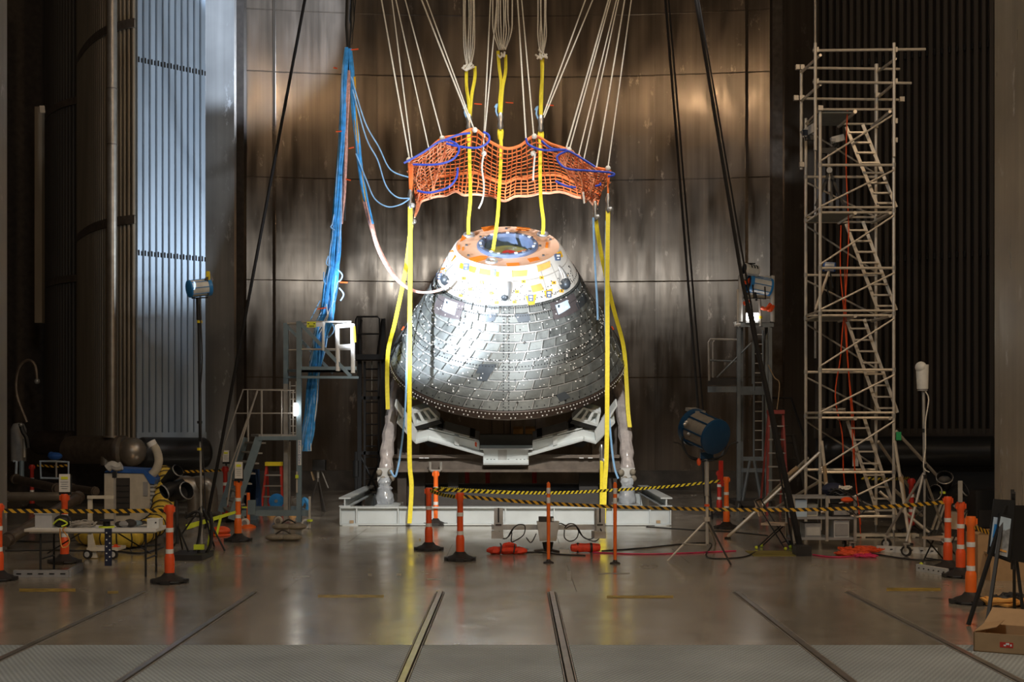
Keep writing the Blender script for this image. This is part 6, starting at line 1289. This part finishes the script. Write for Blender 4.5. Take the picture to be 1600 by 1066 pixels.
MB().prism([P(1564, 807, Ye-.068), P(1580, 811, Ye-.068), P(1574, 871, Ye-.108), P(1554.5, 865, Ye-.108)], (0, .005, 0)).build('photo_print', 'poster', fr_); MB().prism([P(1564, 807, Ye-.072), P(1580, 811, Ye-.072), P(1578.5, 826, Ye-.082), P(1569, 830, Ye-.082), P(1561, 822, Ye-.082)], (0, .003, 0)).build('photo_sky', 'poster_sky', fr_); MB().prism([P(1557, 856, Ye-.106), P(1573, 861, Ye-.106), P(1572.5, 864, Ye-.11), P(1556.3, 859, Ye-.11)], (0, .003, 0)).build('photo_caption', 'cap_light_orange', fr_)
p2 = MB().prism([P(1553, 808, Ye-.03), P(1559, 809, Ye-.03), P(1553, 857, Ye-.05), P(1547, 854, Ye-.05)], (0, .01, 0)).build('poster', 'window_blue', t); MB().prism([P(1554, 818, Ye-.034), P(1558, 819, Ye-.034), P(1555, 842, Ye-.05), P(1551, 840, Ye-.05)], (0, .004, 0)).build('poster_block', 'lamp_bright_blue', p2)
# cardboard boxes
t = thing('cardboard_box', 'open cardboard tray box in the lower right corner', 'box', F(1521, 1018), -.50)
W_, D_, z1 = .95, .62, .185
for a in ((0, W_, 0, .012), (0, W_, D_-.012, D_), (0, .012, 0, D_), (W_-.012, W_, 0, D_)): MB().bbox(a[0], a[1], a[2], a[3], .002, z1).build('side', 'cardboard', t, local=True)
MB().bbox(0, W_, 0, D_, .002, .012).build('bottom', 'cardboard', t, local=True)
MB().prism([V((0, D_, z1)), V((W_, D_, z1)), V((W_-.05, D_+.2, z1+.13)), V((.05, D_+.2, z1+.13))], (0, .004, .006)).build('flap', 'cardboard', t, local=True)
MB().prism([V((0, .02, z1)), V((0, D_-.02, z1)), V((.2, D_-.06, z1+.05)), V((.2, .06, z1+.05))], (.002, 0, .006)).build('flap', 'cardboard', t, local=True)
lb = MB().bbox(.24, .36, -.004, 0, .06, .11).build('red_label', 'red', t, local=True); MB().box((.31, -.005, .095), (.03, .002, .018)).box((.285, -.005, .08), (.02, .002, .014)).box((.34, -.005, .085), (.014, .002, .02)).build('label_mark', 'white', lb, local=True)
t = thing('cardboard_box', 'brown cardboard box standing behind the easel', 'box', F(1545, 905)); f0 = F(1528, 905); MB().bbox(f0.x, f0.x+.55, f0.y, f0.y+.5, .0, .62).build('body', 'cardboard', t); MB().prism([V((f0.x, f0.y, .62)), V((f0.x+.55, f0.y, .62)), V((f0.x+.5, f0.y-.06, .70)), V((f0.x+.1, f0.y-.06, .70))], (0, .006, .004)).build('flap', 'cardboard', t); MB().bbox(f0.x+.25, f0.x+.3, f0.y-.002, f0.y, .0, .62).build('packing_tape', 'wood', t)
t = thing('crate', 'low wooden crate behind the easel legs', 'crate', F(1572, 902)); f0 = F(1560, 912); MB().bbox(f0.x, f0.x+.6, f0.y+.3, f0.y+.8, 0, .36).build('body', 'cardboard', t); MB().bbox(f0.x-.02, f0.x+.62, f0.y+.28, f0.y+.82, .36, .39).build('lid', 'wood', t)
t = thing('cable_heap', 'yellow and black cable heap under the easel', 'cables', F(1575, 945)); coil(MB(), F(1572, 946), .25, 7, .022, .6, .5).build('yellow_coil', 'cap_light_orange', t); coil(MB(), F(1580, 943), .22, 6, .025, .6, .7).build('black_coil', 'cable_black', t)
# dark backpack lump right
t = thing('black_case', 'black equipment case in the dark behind right posts', 'case', F(1535, 850)); f0 = F(1525, 850); MB().bbox(f0.x, f0.x+.7, f0.y, f0.y+.5, .1, .95).build('body', 'black', t); MB().bbox(f0.x+.05, f0.x+.65, f0.y-.02, f0.y, .3, .6).build('panel', 'dark', t); MB().bbox(f0.x, f0.x+.7, f0.y, f0.y+.5, .0, .1).build('base', 'dark', t)
# red items behind the capsule stand
for lab, x in (('left red post seen beneath the dark beam', 730), ('middle red post seen beneath the dark beam', 762), ('right red post seen beneath the dark beam', 835)): tag(MB().tube(V((P(x, 0, 33).x, 33, 0)), P(x, 735, 33), .06, 10).lathe([(.16, 0), (.15, .04), (.07, .08)], V((P(x, 0, 33).x, 33, 0)), n=10).build('red_post', 'red'), lab, 'post')
